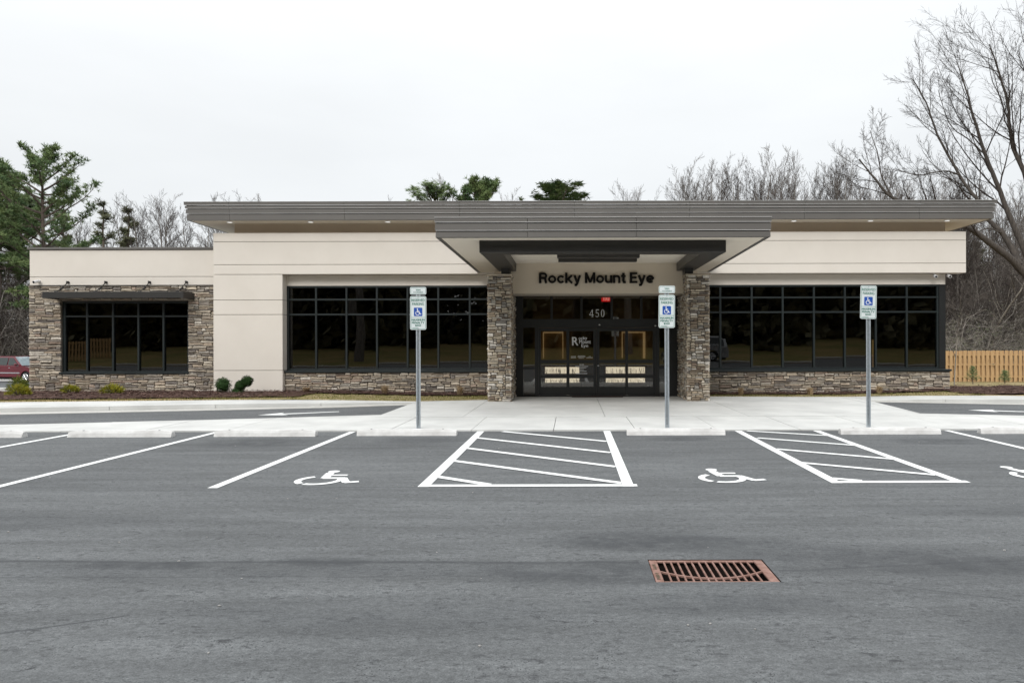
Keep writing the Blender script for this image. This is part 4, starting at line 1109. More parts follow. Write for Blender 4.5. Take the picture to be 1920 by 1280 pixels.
q = fit_text("R", gx(1090.5, 25.5), gx(1100.5, 25.5), gz(633, 25.5), gz(622.5, 25.5), 25.5, 0, .002); part(q, "logo_reflection", "reflection_tan", LB)  # reflection of the door logo, modelled as tan letters
q = fit_text("M", gx(1103.5, 25.5), gx(1110, 25.5), gz(627.5, 25.5), gz(622.5, 25.5), 25.5, 0.01, .002); part(q, "logo_reflection", "reflection_tan", LB)
q = fit_text("E", gx(1107, 25.5), gx(1111, 25.5), gz(634.5, 25.5), gz(629.5, 25.5), 25.5, 0.01, .002); part(q, "logo_reflection", "reflection_tan", LB)
for xx in (-.9, .75, 2.4):
    q = MB(); q.bbox(xx - .3, xx + .3, 25.6, 26.2, 3.56, 3.60, .01); part(q, "lobby_fill_panel", "lobby_fill_glow", LB)  # panels out of view, added to lighten the dark lobby
# exit sign hung inside, read from behind
ye = 23.9
q = MB(); q.bbox(gx(1128, ye), gx(1144, ye), ye, ye + .03, gz(565.5, ye), gz(554.5, ye), .004); ex = part(q, "exit_sign", "exit_red", LB)
q = fit_text("EXIT", gx(1130, ye), gx(1142.5, ye), gz(563.5, ye), gz(556.5, ye), ye - .006, 0.015, .002, mirror=True); part(q, "exit_letters", "exit_letter", LB)
# door edge behind a right-hand pane, its lamplight given as emission
q = MB(); q.box(gx(1636, 26.5), gx(1638, 26.5), 26.5, 26.55, gz(690, 26.5), gz(638, 26.5)); part(q, "glowing_door_edge", "door_edge_glow", LB)

# --- security cameras
def seccam(p, label, down=False):
    t = thing("security_camera", p, label, "camera", "security cameras")
    q = MB()
    if down: q.tube([(p[0], p[1], p[2]), (p[0], p[1], p[2] - .06)], [.035, .035], 10)
    else: q.tube([(p[0], p[1], p[2]), (p[0], p[1] - .05, p[2])], [.05, .05], 10)
    q.build("base", "white_plastic", t)
    c = Vector(p) + (Vector((0, -.05, -.09)) if down else Vector((.02, -.14, -.02)))
    q = MB(); q.tube([c + Vector((.0, .06, .02)), c + Vector((-.02, -.12, -.03))], [.05, .05], 12); q.build("housing", "white_plastic", t)
    q = MB(); q.disc(c + Vector((-.02, -.123, -.031)), (-.1, -1, -.3), .035, .012, 12); q.build("lens", "letter_black", t)
seccam((gx(74, WY), WY, gz(525, WY)), "small white security camera on the beige wall above the awning")
seccam((gx(1752, 24.35), 24.35, 3.918), "left of two small white security cameras under the overhang at right", True)
seccam((gx(1778, 24.35), 24.35, 3.918), "white security camera at the outer right corner under the overhang", True)

# ================================================================ WHEEL STOPS
def wheel_stop(x0, x1, y, label):
    mb = MB(); n = 10; prof = [(0, 0), (.02, .07), (.045, .115), (.115, .115), (.14, .07), (.16, 0)]
    for i in range(n + 1):
        t = i / n; x = x0 + (x1 - x0) * t
        hsc = 1.0 if 0 < i < n else .80
        for (yy, z) in prof:
            mb.v.append((x + rng.uniform(-.003, .003), y + yy + rng.uniform(-.003, .003), z * hsc + rng.uniform(-.003, .003) * (z > 0) + .001))
    k = len(prof)
    for i in range(n):
        for j in range(k - 1): mb.f.append((i * k + j, (i + 1) * k + j, (i + 1) * k + j + 1, i * k + j + 1))
    mb.f.append(tuple(range(k))); mb.f.append(tuple(n * k + j for j in range(k))[::-1])
    mb.v = [(v[0], v[1], v[2]) for v in mb.v]
    t = thing("wheel_stop", ((x0 + x1) / 2, y, 0), label, "wheel stop", "concrete wheel stops")
    mb.build("body", "concrete_stop", t)
    for xx in (x0 + .25, x1 - .25):
        q = MB(); q.disc((xx, y + .08, .117), (0, 0, 1), .018, .004, 10); q.build("pin_hole", "hole_dark", t)
for (a, b, d, lb) in ((-155, 40, 13.35, "concrete wheel stop cut off by the left edge of the picture"), (125, 320, 13.38, "concrete wheel stop second from the left edge"), (400, 590, 13.42, "concrete wheel stop just left of the left sign's wheel stop"),
                      (668, 855, 13.5, "concrete wheel stop at the foot of the left parking sign"), (1175, 1360, 13.5, "concrete wheel stop at the foot of the middle parking sign"),
                      (1577, 1765, 13.55, "concrete wheel stop at the foot of the right parking sign"), (1840, 2030, 13.6, "concrete wheel stop cut off by the right edge of the picture")):
    wheel_stop(gx(a, d), gx(b, d), d, lb)

# ================================================================ PARKING SIGNS
def rrect(x0, x1, z0, z1, r, n=5):
    pts = []
    for cx, cz, a0 in ((x1 - r, z0 + r, -90), (x1 - r, z1 - r, 0), (x0 + r, z1 - r, 90), (x0 + r, z0 + r, 180)):
        for i in range(n + 1):
            a = radians(a0 + 90 * i / n); pts.append((cx + r * cos(a), cz + r * sin(a)))
    return pts
def ring(mb, po, pi_, y):
    n = len(po)
    mb.add([(p[0], y, p[1]) for p in po] + [(p[0], y, p[1]) for p in pi_], [(i, (i + 1) % n, n + (i + 1) % n, n + i) for i in range(n)])
def parking_sign(xpx, ytop, ybot, van, label, roll=0.0, lean=0.0):
    d = 14.45; X_ = gx(xpx, d)
    t = thing("parking_sign", (X_, d, 0.026), label, "parking sign", "accessible parking signs")
    z0, z1 = gz(ybot, d), gz(ytop, d); Zt = z1 + (.19 if van else 0)
    # U-channel post
    q = MB(); zp = Zt - .03
    prof = [(-.043, -.012), (-.022, -.012), (-.014, .016), (.014, .016), (.022, -.012), (.043, -.012), (.043, -.007), (.027, -.007), (.018, .021), (-.018, .021), (-.027, -.007), (-.043, -.007)]
    q.v = [(X_ + p[0], d + p[1], 0.0) for p in prof] + [(X_ + p[0] + lean * zp, d + p[1], zp) for p in prof]
    n = len(prof); q.f = [(i, (i + 1) % n, n + (i + 1) % n, n + i) for i in range(n)] + [tuple(range(n, 2 * n))]
    q.build("post", "galvanised", t)
    q = MB(); z = .10
    while z < z0 - .02: q.disc((X_ + lean * z, d + .0145, z), (0, 1, 0), .0075, .004, 8); z += .026
    q.build("post_holes", "hole_dark", t)
    M = Matrix.Translation((X_ + lean * z0, d, (z0 + z1) / 2)) @ Matrix.Rotation(roll, 4, 'Y')
    hw, hh = .157, (z1 - z0) / 2
    yF = -.018
    def bld(mb, name, mat, par): return mb.xf(M).build(name, mat, par)
    q = MB(); q.xzprism(rrect(-hw, hw, -hh, hh, .035), yF, yF + .004); pl = bld(q, "plate", "sign_white", t)
    q = MB(); ring(q, rrect(-hw + .012, hw - .012, -hh + .012, hh - .012, .026), rrect(-hw + .019, hw - .019, -hh + .019, hh - .019, .021), yF - .001)
    zl = -hh + .235
    q.box(-hw + .018, hw - .018, yF - .0012, yF - .0006, zl, zl + .007); bld(q, "green_border", "sign_green", pl)
    for t_, w, za, zb_, ofs in (("RESERVED", .255, hh - .105, hh - .052, .008), ("PARKING", .225, hh - .178, hh - .125, .008), ("MAXIMUM", .255, zl - .064, zl - .024, .018), ("PENALTY", .245, zl - .118, zl - .078, .015), ("$250", .115, zl - .174, zl - .132, .012)):
        bld(fit_text(t_, -w / 2, w / 2, za, zb_, yF - .0035, 0.0, .0002, heavy=ofs * 2.6), "lettering", "sign_green", pl)
    q = MB(); rr = random.Random(4); x = -hw + .045
    while x < -.0: q.box(x, x + .006, yF - .0014, yF - .0008, -hh + .026, -hh + .038); x += .009
    bld(q, "small_print", "sign_green", pl)
    zc_ = (hh - .178 + zl) / 2 - .008; bs_ = .082
    q = MB(); q.xzprism(rrect(-bs_, bs_, zc_ - bs_, zc_ + bs_, .014), yF - .0016, yF - .0004); bld(q, "blue_square", "sign_blue", pl)
    q = MB()
    for i, (vs, fs) in enumerate(chair2d()):
        q.add([(-.066 + p[0] * .132, yF - .002 - .0001 * i, zc_ - .068 + p[1] * .136) for p in vs], [f[::1] for f in fs])
    bld(q, "wheelchair_symbol", "letter_white", pl)
    for zz in (hh - .025, -hh + .03):
        q = MB(); q.disc((0, yF - .003, zz), (0, 1, 0), .008, .006, 8); bld(q, "bolt", "galvanised", pl)
    if van:
        zv = hh + .03; hv = .145
        q = MB(); q.xzprism(rrect(-hw, hw, zv, zv + hv, .03), yF, yF + .004); vp = bld(q, "van_plate", "sign_white", t)
        q = MB(); ring(q, rrect(-hw + .012, hw - .012, zv + .012, zv + hv - .012, .022), rrect(-hw + .018, hw - .018, zv + .018, zv + hv - .018, .018), yF - .001); bld(q, "green_border", "sign_green", vp)
        bld(fit_text("VAN", -.045, .045, zv + .072, zv + .105, yF - .0035, 0, .0002, heavy=.03), "lettering", "sign_green", vp)
        bld(fit_text("ACCESSIBLE", -.095, .095, zv + .034, zv + .054, yF - .0035, 0, .0002, heavy=.02), "lettering", "sign_green", vp)
parking_sign(784.5, 554.5, 617.5, True, "left of three wheelchair parking signs, with a van plate on top", 0.0)
parking_sign(1250.5, 553, 615, True, "middle wheelchair parking sign with van plate, standing before the entrance doors", radians(0.4), -0.002)
parking_sign(1628, 536.5, 599, False, "right wheelchair parking sign without van plate, in front of the right windows", radians(1.2), -0.001)

# ================================================================ DRAIN GRATE
gr = thing("storm_drain_grate", ((GX0 + GX1) / 2, (GY0 + GY1) / 2, 0), "rusty iron storm drain grate set in the asphalt in the foreground", "drain grate")
zt = -0.003
mb = MB()
e = .006
x0, x1, y0, y1 = GX0 + e, GX1 - e, GY0 + e, GY1 - e
mb.bbox(x0, x0 + .060, y0, y1, zt - .014, zt, .003); mb.bbox(x1 - .066, x1, y0, y1, zt - .014, zt, .003)
mb.bbox(x0 + .060, x1 - .066, y0, y0 + .026, zt - .014, zt - .001, .003); mb.bbox(x0 + .060, x1 - .066, y1 - .034, y1, zt - .014, zt - .001, .003)
mb.build("frame", "rust_iron", gr)
ns = 14; bx0, bx1 = x0 + .060, x1 - .066; pw = (bx1 - bx0) / ns
for i in range(1, ns):
    xm = bx0 + pw * i
    q = MB(); q.bbox(xm - .0068, xm + .0068, y0 + .025, y1 - .033, zt - .014, zt - .002, .002); q.build("bar", "rust_iron", gr)
q = MB(); n = 24; vs = []
for i in range(n + 1):
    t = i / n; x = bx0 + (bx1 - bx0) * t; y = y0 + .095 + .16 * (2 * t - 1) ** 2
    vs += [(x, y - .010, zt - .001), (x, y + .010, zt - .001), (x, y + .010, zt - .013), (x, y - .010, zt - .013)]
q.v = vs; q.f = [(4 * i + a, 4 * i + 4 + a, 4 * i + 4 + (a + 1) % 4, 4 * i + (a + 1) % 4) for i in range(n) for a in range(4)]
q.build("curved_rib", "rust_iron", gr)
q = MB(); rr = random.Random(2)
for (ya, yb_) in ((.06, .22), (.30, .42)):
    y = y0 + ya
    while y < y0 + yb_: q.box(x0 + .016, x0 + .040, y, y + .008, zt, zt + .003); q.box(x0 + .016 + rr.choice((0, .01)), x0 + .030 + rr.choice((0, .01)), y, y + .024, zt, zt + .0026); y += .032
q.build("cast_marks", "reed_dark", gr)["kind"] = "stuff"
q = MB(); D = .75
q.add([(GX0, GY0, 0), (GX1, GY0, 0), (GX1, GY1, 0), (GX0, GY1, 0), (GX0, GY0, -D), (GX1, GY0, -D), (GX1, GY1, -D), (GX0, GY1, -D)], [(0, 1, 5, 4), (1, 2, 6, 5), (2, 3, 7, 6), (3, 0, 4, 7), (4, 5, 6, 7)])
q.build("pit", "pit_dark", gr)

# ================================================================ FENCES
def fence(p0, p1, hgt, label, pitch=.205, cat="fence", zoff=0.0, boards=True):
    p0, p1 = Vector(p0), Vector(p1); L = (p1 - p0).length; u = (p1 - p0) / L; nrm = Vector((u.y, -u.x))
    if nrm.y > 0: nrm = -nrm
    z0 = terr(p0.x, p0.y)
    t = thing("wooden_fence", (p0.x, p0.y, z0), label, cat)
    M0 = Matrix.Translation((p0.x, p0.y, 0)) @ Matrix.Rotation(math.atan2(u.y, u.x), 4, 'Z')
    zg = lambda s_: terr(p0.x + u.x * s_, p0.y + u.y * s_) + zoff
    rr = random.Random(int(L * 10))
    proto = []
    for k in range(4):
        q = MB(); h = hgt + rr.uniform(-.012, .012)
        q.xzprism([(-.066, 0), (.066, 0), (.066, h - .035), (.042, h), (-.042, h), (-.066, h - .035)], -.009, .009)
        me = bpy.data.meshes.new("board"); me.from_pydata(q.v, [], q.f); me.materials.append(MATS["fence_wood"]); proto.append(me)
    s_ = 0.0; i = 0
    while s_ < L:
        for side, off in ((-1, 0), (1, pitch / 2)):
            o = bpy.data.objects.new("board", rr.choice(proto)); COL.objects.link(o); o.parent = t
            ss = s_ + off
            P = Vector((p0.x + u.x * ss, p0.y + u.y * ss, zg(ss) + .04)) + Vector((nrm.x, nrm.y, 0)) * (-.062 * side)
            o.location = P - Vector(t.location); o.rotation_euler = (0, rr.gauss(0, .004), math.atan2(u.y, u.x) + rr.gauss(0, .01))
        s_ += pitch; i += 1
    ns_ = max(1, int(L / 2.4))
    for k in range(ns_):
        a, b = L * k / ns_, L * (k + 1) / ns_
        for zz in (.25, hgt * .55, hgt - .2):
            q = MB(); q.box(a, b, -.050, .050, zz, zz + .085); q.xf(M0); za, zb_ = zg(a), zg(b)
            q.v = [(v[0], v[1], v[2] + za) for v in q.v]; q.build("rail", "fence_wood", t)
    return t
fence((17.0, 36.6), (30.0, 34.2), 1.50, "golden wooden board fence standing behind the lawn right of the building")
# fence across the lot, seen mirrored in the wing window
fence((-50.0, -19.5), (-42.5, -19.5), 1.8, "wooden board fence seen only as a reflection in the left window", pitch=.30, zoff=.06)

# ================================================================ VEHICLES
def suv(loc, rz, paint, label, group=None):
    """full-size SUV, nose towards +X, built about the origin then placed"""
    t = thing("suv", (0, 0, 0), label, "suv", group)
    hw = .98
    def loft(secs, name, mat, par=t, caps=True, smooth=False):
        q = MB(); k = len(secs[0])
        for sct in secs: q.v += sct
        for i in range(len(secs) - 1):
            for j in range(k): q.f.append((i * k + j, i * k + (j + 1) % k, (i + 1) * k + (j + 1) % k, (i + 1) * k + j))
        if caps: q.f.append(tuple(range(k))[::-1]); q.f.append(tuple((len(secs) - 1) * k + j for j in range(k)))
        return q.build(name, mat, par, smooth)
    # lower body: side outline with wheel arches, crowned across
    def arch(cx, r, n=9): return [(cx + r * cos(pi - pi * i / n), .42 + r * sin(pi - pi * i / n)) for i in range(n + 1)]
    out = [(-2.55, .45), (-2.55, .42)] + [p for p in arch(-1.52, .44)] + [p for p in arch(1.52, .44)] + [(2.38, .42), (2.52, .50), (2.55, .72), (2.50, 1.00), (2.40, 1.09), (1.30, 1.17), (1.02, 1.20), (-2.50, 1.22), (-2.58, .95)]
    secs = []
    for y, ins in ((-hw + .10, .06), (-hw + .02, .01), (-hw, 0), (hw, 0), (hw - .02, .01), (hw - .10, .06)):
        yy = y if True else y
        secs.append([(p[0] * (1 - ins * .3), yy, p[1]) for p in out])
    secs = [[(p[0], -hw, p[1]) for p in out], [(p[0], hw, p[1]) for p in out]]
    loft(secs, "body", paint)
    # greenhouse: tapered cab
    cab = [(-2.50, 1.205, 1.0), (-2.38, 1.80, .80), (-1.9, 1.88, .78), (.10, 1.90, .78), (.28, 1.86, .78), (1.10, 1.19, .95)]
    L_ = [(p[0], -hw * p[2] + .02, p[1]) for p in cab]; R_ = [(p[0], hw * p[2] - .02, p[1]) for p in cab]
    loft([L_, R_], "cab", paint)
    # side glass panes, set proud of the cab sides
    def side_pane(pts, name="side_window"):
        for sgn in (-1, 1):
            q = MB(); 
            def yy(z): 
                k = (z - 1.2) / .66; return sgn * (hw * (1.0 - .20 * min(1, max(0, k))) - .012)
            vs = [(x, yy(z), z) for x, z in pts] + [(x, yy(z) - sgn * .03, z) for x, z in pts]
            n = len(pts)
            q.v = vs; q.f = [tuple(range(n)), tuple(range(2 * n - 1, n - 1, -1))] + [(i, (i + 1) % n, n + (i + 1) % n, n + i) for i in range(n)]
            q.build(name, "car_glass", t)
    side_pane([(-.10, 1.27), (.78, 1.27), (.22, 1.76), (-.10, 1.78)]); side_pane([(-1.12, 1.27), (-.20, 1.27), (-.20, 1.78), (-1.12, 1.78)]); side_pane([(-2.26, 1.29), (-1.28, 1.27), (-1.28, 1.78), (-2.20, 1.76)])
    q = MB(); q.add([(1.085, -.86, 1.225), (1.085, .86, 1.225), (.335, .72, 1.845), (.335, -.72, 1.845), (1.03, -.86, 1.20), (1.03, .86, 1.20), (.28, .72, 1.82), (.28, -.72, 1.82)], [(0, 1, 2, 3), (4, 7, 6, 5), (0, 4, 5, 1), (2, 6, 7, 3), (1, 5, 6, 2), (0, 3, 7, 4)])
    q.build("windscreen", "windscreen", t)
    for sgn in (-1, 1):
        q = MB(); q.bbox(-1.0, 1.0, sgn * hw - .018, sgn * hw + .018, .66, .74, .01); q.build("side_moulding", "chrome", t)
        q = MB(); q.bbox(.70, .84, sgn * (hw + .10) - .09, sgn * (hw + .10) + .09, 1.22, 1.38, .03); q.build("wing_mirror", paint, t)
        q = MB(); q.bbox(2.44, 2.56, sgn * .72 - .2, sgn * .72 + .2, .82, .98, .03); q.build("headlight", "headlamp", t)
        q = MB(); q.bbox(.00, .14, sgn * hw - .01, sgn * hw + .03, 1.04, 1.08, .008); q.bbox(-1.05, -.90, sgn * hw - .01, sgn * hw + .03, 1.04, 1.08, .008); q.build("door_handle", "chrome", t)
        for wx in (-1.52, 1.52):
            c = Vector((wx, sgn * (hw - .13), .39))
            q = MB(); q.tube([c + Vector((0, sgn * yy, 0)) for yy in (-.12, -.10, .10, .12)], [.33, .39, .39, .33], 24); w = q.build("wheel", "tyre", t)
            q = MB(); q.disc(c + Vector((0, sgn * .118, 0)), (0, 1, 0), .25, .03, 20); q.build("rim", "hole_dark", w)
            q = MB()
            for k in range(6):
                a = 2 * pi * k / 6; q.tube([c + Vector((0, sgn * .14, 0)), c + Vector((.23 * cos(a), sgn * .14, .23 * sin(a)))], [.05, .06], 6)
            q.tube([c + Vector((.24 * cos(2 * pi * k / 20), sgn * .138, .24 * sin(2 * pi * k / 20))) for k in range(21)], .025, 6); q.build("spokes", "chrome", w)
    q = MB(); q.bbox(2.40, 2.62, -.95, .95, .44, .64, .04); q.build("bumper", "chrome", t)
    q = MB(); q.bbox(2.47, 2.57, -.5, .5, .72, .98, .02); q.build("grille", "hole_dark", t)
    q = MB(); q.bbox(-2.4, 2.4, -.85, .85, .28, .5, .02); q.build("underbody", "tyre", t)
    t.location = loc; t.rotation_euler = (0, 0, rz)
    return t
dv = 54.0
suv((gx(50, dv) - 0.37, dv, terr(-38, dv) + .03), radians(-14), "red_paint", "dark red suv at the far left edge, half hidden by the stone wall")
suv((8.9, -6.6, 0.002), radians(180), "silver_paint", "silver suv seen only as a reflection in the window right of the pillar")

# ================================================================ PLANTS NEAR THE BUILDING
def juniper(loc, rx, h, mat, label, n=900, seed=1):
    r = random.Random(seed); t = thing("juniper_shrub", loc, label, "shrub", "low juniper shrubs")
    q = MB()
    for i in range(n):
        a = r.uniform(0, 2 * pi); el = math.asin(r.uniform(0.05, 1)); rad = r.uniform(.55, 1.0) ** .6 * (1 + .16 * sin(5 * a + seed))
        p = Vector((cos(a) * cos(el) * rx * rad, sin(a) * cos(el) * rx * rad, sin(el) * h * rad))
        dr = (p.normalized() + Vector((r.uniform(-.6, .6), r.uniform(-.6, .6), r.uniform(-.3, .5)))).normalized()
        l = r.uniform(.05, .10); sd = dr.cross(Vector((r.random(), r.random(), r.random()))).normalized() * .014
        P = Vector(loc) + p
        q.add([tuple(P - sd), tuple(P + sd), tuple(P + dr * l)], [(0, 1, 2)])
    q.build("foliage", mat, t)
    q = MB()
    for k in range(7):
        a = k * .9; q.tube([Vector(loc) + Vector((0, 0, -.03)), Vector(loc) + Vector((cos(a) * rx * .55, sin(a) * rx * .55, h * .5))], [.012, .006], 5)
    q.build("stems", "bark_dark", t)
def onbed(x, y, d_guess):
    d = d_guess; X_ = gx(x, d); return (X_, d, zc(X_) + .02)
juniper(onbed(35, 745, 22.6), .30, .30, "juniper_gold", "golden juniper shrub at the left corner of the stone wall", 1300, 1)
juniper(onbed(34, 735, 24.9), .30, .42, "juniper_green", "green juniper shrub behind the golden one at the left corner", 1100, 2)
juniper(onbed(131, 742, 23.7), .24, .22, "juniper_gold", "small yellow juniper shrub under the left part of the wing window", 800, 3)
juniper(onbed(209, 745, 23.3), .31, .26, "juniper_gold", "wider yellow juniper shrub under the middle of the wing window", 1100, 4)

tp = thing("topiary_shrub", (gx(440, 23.4), 23.4, zc(-10.5)), "dark green pom-pom topiary shrub in front of the beige stucco pier", "shrub")
def tpx(x, y, d=23.4): return Vector((gx(x, d), d, gz(y, d)))
r = random.Random(9)
base = Vector(tp.location)
for pts in (([tpx(437, 747), tpx(430, 736), tpx(420, 727)]), ([tpx(439, 747), tpx(434, 733), tpx(426, 725)]), ([tpx(445, 747), tpx(447, 738), tpx(446, 728)]), ([tpx(448, 747), tpx(453, 735), tpx(461, 720)])):
    q = MB(); q.tube(pts, [.028, .022, .016], 6); q.build("stem", "bark_pale", tp)
for (x, y, rr_) in ((418, 720, .225), (446, 735, .185), (450, 721.5, .15), (463, 713, .165)):
    c = tpx(x, y); q = MB(); q.ball(c, rr_ * .74, 12, 8)
    for i in range(1500):
        a = r.uniform(0, 2 * pi); cz = r.uniform(-1, 1); sz = sqrt(1 - cz * cz); nv = Vector((sz * cos(a), sz * sin(a), cz))
        lump = 1 + .34 * mnoise.noise(nv * 3.4 + Vector((x, y, 0)))
        P = c + nv * rr_ * lump * r.uniform(.84, 1.03); u_ = nv.orthogonal().normalized(); v_ = nv.cross(u_); an = r.uniform(0, 6.28)
        dr = (u_ * cos(an) + v_ * sin(an) + nv * r.uniform(-.2, .8)).normalized() * .050; sd = dr.cross(nv).normalized() * .011
        q.add([tuple(P - sd), tuple(P + dr), tuple(P + sd)], [(0, 1, 2)])
    q.build("pom_pom", "topiary_green", tp)

def grass_clump(x, d, h, w, label, seed):
    r = random.Random(seed); X_ = gx(x, d); loc = Vector((X_, d, zc(X_) + .01)); q = MB()
    for i in range(170):
        a = r.uniform(0, 6.28); l = r.uniform(.45, 1.1) * h; sp = r.uniform(0, w * 2.0); b = loc + Vector((r.gauss(0, .03), r.gauss(0, .03), 0))
        p1 = b + Vector((cos(a) * sp * .45, sin(a) * sp * .45, l * .75)); p2 = b + Vector((cos(a) * sp, sin(a) * sp, l * r.uniform(.75, 1.0)))
        sd = Vector((-sin(a), cos(a), 0)) * .006
        q.add([tuple(b - sd), tuple(b + sd), tuple(p1 + sd), tuple(p1 - sd), tuple(p2)], [(0, 1, 2, 3), (3, 2, 4)])
    tag(q.build("ornamental_grass", "dry_grass"), label, "grass clump", "dry ornamental grass clumps")
for (x, d, h, w, lb) in ((574, 23.6, .22, .22, "flattened dry grass clump by the stone base next to the stucco pier"), (721, 23.5, .33, .16, "dry grass clump under the left windows, left of the left sign post"), (862, 23.5, .36, .15, "dry grass clump beside the left stone pillar"),
                         (1389, 23.5, .26, .10, "dry grass clump nearest the right stone pillar"), (1519, 23.5, .25, .11, "dry grass clump at the middle of the right stone base"), (1648, 23.5, .26, .12, "dry grass clump behind the right sign post")):
    grass_clump(x, d, h, w, lb, int(x))

# ================================================================ TREES
def grow(out, pos, dr, length, rad, lev, maxlev, r, P):
    """recursive limb; out[0] heavy wood, out[1] fine crown"""
    ns = P['seg'][lev]; pts = [Vector(pos)]; d = Vector(dr).normalized(); p = Vector(pos)
    ws = P['wob'][lev]; up = P['up'][lev]
    for i in range(ns):
        d = (d + Vector((r.gauss(0, ws), r.gauss(0, ws), r.gauss(0, ws) + up))).normalized()
        p = p + d * (length / ns); pts.append(p.copy())
    tip = P['tip'][lev]
    rads = [rad * (1 - (1 - tip) * i / ns) for i in range(ns + 1)]
    out[0 if lev < P['heavy'] else 1].tube(pts, rads, P['k'][lev], cap=False)
    if lev >= maxlev: return
    spawn(out, pts, rads, length, lev, maxlev, r, P)

def spawn(out, pts, rads, length, lev, maxlev, r, P, nchild=None, tmin=None):
    ns = len(pts) - 1
    n = nchild or P['n'][lev]; t0 = P['t0'][lev] if tmin is None else tmin
    for k in range(n):
        t = t0 + (1 - t0) * (k + r.random()) / n
        f = min(t * ns, ns - 1e-4); i = int(f); u = f - i
        q = pts[i].lerp(pts[i + 1], u); rr_ = rads[i] + (rads[i + 1] - rads[i]) * u
        ax_ = (pts[i + 1] - pts[i]).normalized()
        o = ax_.orthogonal().normalized(); o = Matrix.Rotation(r.uniform(0, 2 * pi), 3, ax_) @ o
        an = radians(r.gauss(P['ang'][lev], 9))
        cd = ax_ * cos(an) + o * sin(an)
        ln_ = length * P['len'][lev] * r.uniform(.65, 1.2) * (1 - P['fall'][lev] * t)
        grow(out, q, cd, ln_, max(rr_ * P['rr'][lev], P['rmin']), lev + 1, maxlev, r, P)

FOREST = dict(seg=[9, 5, 4, 3], wob=[.05, .10, .14, .16], up=[.02, .10, .09, .06], tip=[.18, .22, .35, .5], heavy=1, k=[8, 5, 3, 3], n=[34, 10, 7], t0=[.30, .2, .12], ang=[40, 33, 30], len=[.38, .42, .45], fall=[.62, .45, .4], rr=[.40, .52, .6], rmin=.0085)
SCRUB = dict(seg=[7, 5, 4, 3], wob=[.16, .22, .25, .25], up=[.06, .08, .06, .02], tip=[.3, .3, .4, .5], heavy=2, k=[6, 4, 3, 3], n=[15, 8, 5], t0=[.12, .12, .1], ang=[50, 45, 40], len=[.5, .5, .5], fall=[.4, .4, .4], rr=[.5, .6, .7], rmin=.010)

def bare_proto(name, h, rad, seed, P, barkm, twigm, lean=0.0, maxlev=3):
    r = random.Random(seed); out = (MB(), MB())
    grow(out, (0, 0, -.2), (lean, 0, 1), h, rad, 0, maxlev, r, P)
    t = thing(name, (0, 0, 0))
    out[0].build("trunk", barkm, t, True); out[1].build("crown", twigm, t)
    return t
def place(proto, loc, scale, rz, label, cat, group, first):
    o = proto if first else copy_tree(proto)
    o.location = loc; o.rotation_euler = (0, 0, rz); o.scale = (scale,) * 3 if not hasattr(scale, '__len__') else scale
    tag(o, label, cat, group); return o

protos = [bare_proto("bare_tree", 15, .16, 101, FOREST, "bark_grey", "twig_grey"), bare_proto("bare_tree", 15, .13, 102, FOREST, "bark_grey", "twig_brown"),
          bare_proto("bare_tree", 15, .19, 103, FOREST, "bark_grey", "twig_grey"), bare_proto("bare_tree", 15, .12, 104, FOREST, "bark_pale", "twig_brown", .06)]
scrubs = [bare_proto("scrub_tree", 6, .07, 111, SCRUB, "bark_pale", "twig_brown"), bare_proto("scrub_tree", 6, .06, 112, SCRUB, "bark_grey", "twig_brown", .1), bare_proto("scrub_tree", 6, .06, 113, SCRUB, "bark_pale", "twig_grey", -.1)]
used = set()
def top_of(t):
    return max(v.co.z for c in COL.objects if c.parent == t for v in c.data.vertices) * .985
TOPS = {}
def put(kind, lst, i, x, d, ytop, label, group, hgt, sxy=1.0):
    k_ = (kind, i % len(lst))
    if k_ not in TOPS: TOPS[k_] = top_of(lst[k_[1]])
    hgt = TOPS[k_]; X_ = gx(x, d); z0 = terr(X_, d) - .05; top = gz(ytop, d); sc = (top - z0) / hgt
    pr = lst[i % len(lst)]; first = (kind, i % len(lst)) not in used; used.add((kind, i % len(lst)))
    place(pr, (X_, d, z0), (sc * sxy, sc * sxy, sc), rng.uniform(0, 6.28), label, "tree", group, first)
G1 = "bare trees behind the building"
# above the roof, right half: a continuous belt of grey crowns
belt = [(1292, 66, 318), (1318, 62, 300), (1345, 70, 284), (1362, 64, 300), (1392, 68, 300), (1412, 60, 278), (1432, 66, 292), (1455, 62, 282), (1478, 70, 300), (1502, 64, 298), (1525, 68, 306), (1552, 60, 288), (1575, 66, 280), (1600, 62, 292), (1628, 68, 300), (1655, 64, 318), (1690, 60, 330), (1725, 66, 330), (1760, 70, 318), (1795, 62, 330)]
for i, (x, d, y) in enumerate(belt):
    nm = ["leftmost", "second", "third", "fourth", "fifth", "sixth", "seventh", "eighth", "ninth", "tenth", "eleventh", "twelfth", "thirteenth", "fourteenth", "fifteenth", "sixteenth", "seventeenth", "eighteenth", "nineteenth", "last"][i]
    put("f", protos, i, x, d, y, f"bare grey tree rising above the right half of the roof, {nm} from the left", G1, 15.2, .9)
for i, (x, d, y) in enumerate([(1165, 72, 345), (1185, 70, 338), (1208, 74, 345), (1240, 72, 356), (958, 74, 355), (975, 76, 360), (835, 74, 330), (735, 78, 368)]):
    put("f", protos, i + 1, x, d, y, "faint bare treetop just above the roof, " + ["left of the tallest wispy top", "tallest one right of the middle pine", "right of the tallest wispy top", "low, next to the grey belt", "between the round pines and the middle pine", "low, left of the middle pine", "behind the leftmost round pine", "left of the round pines"][i], G1, 15.2, .8)
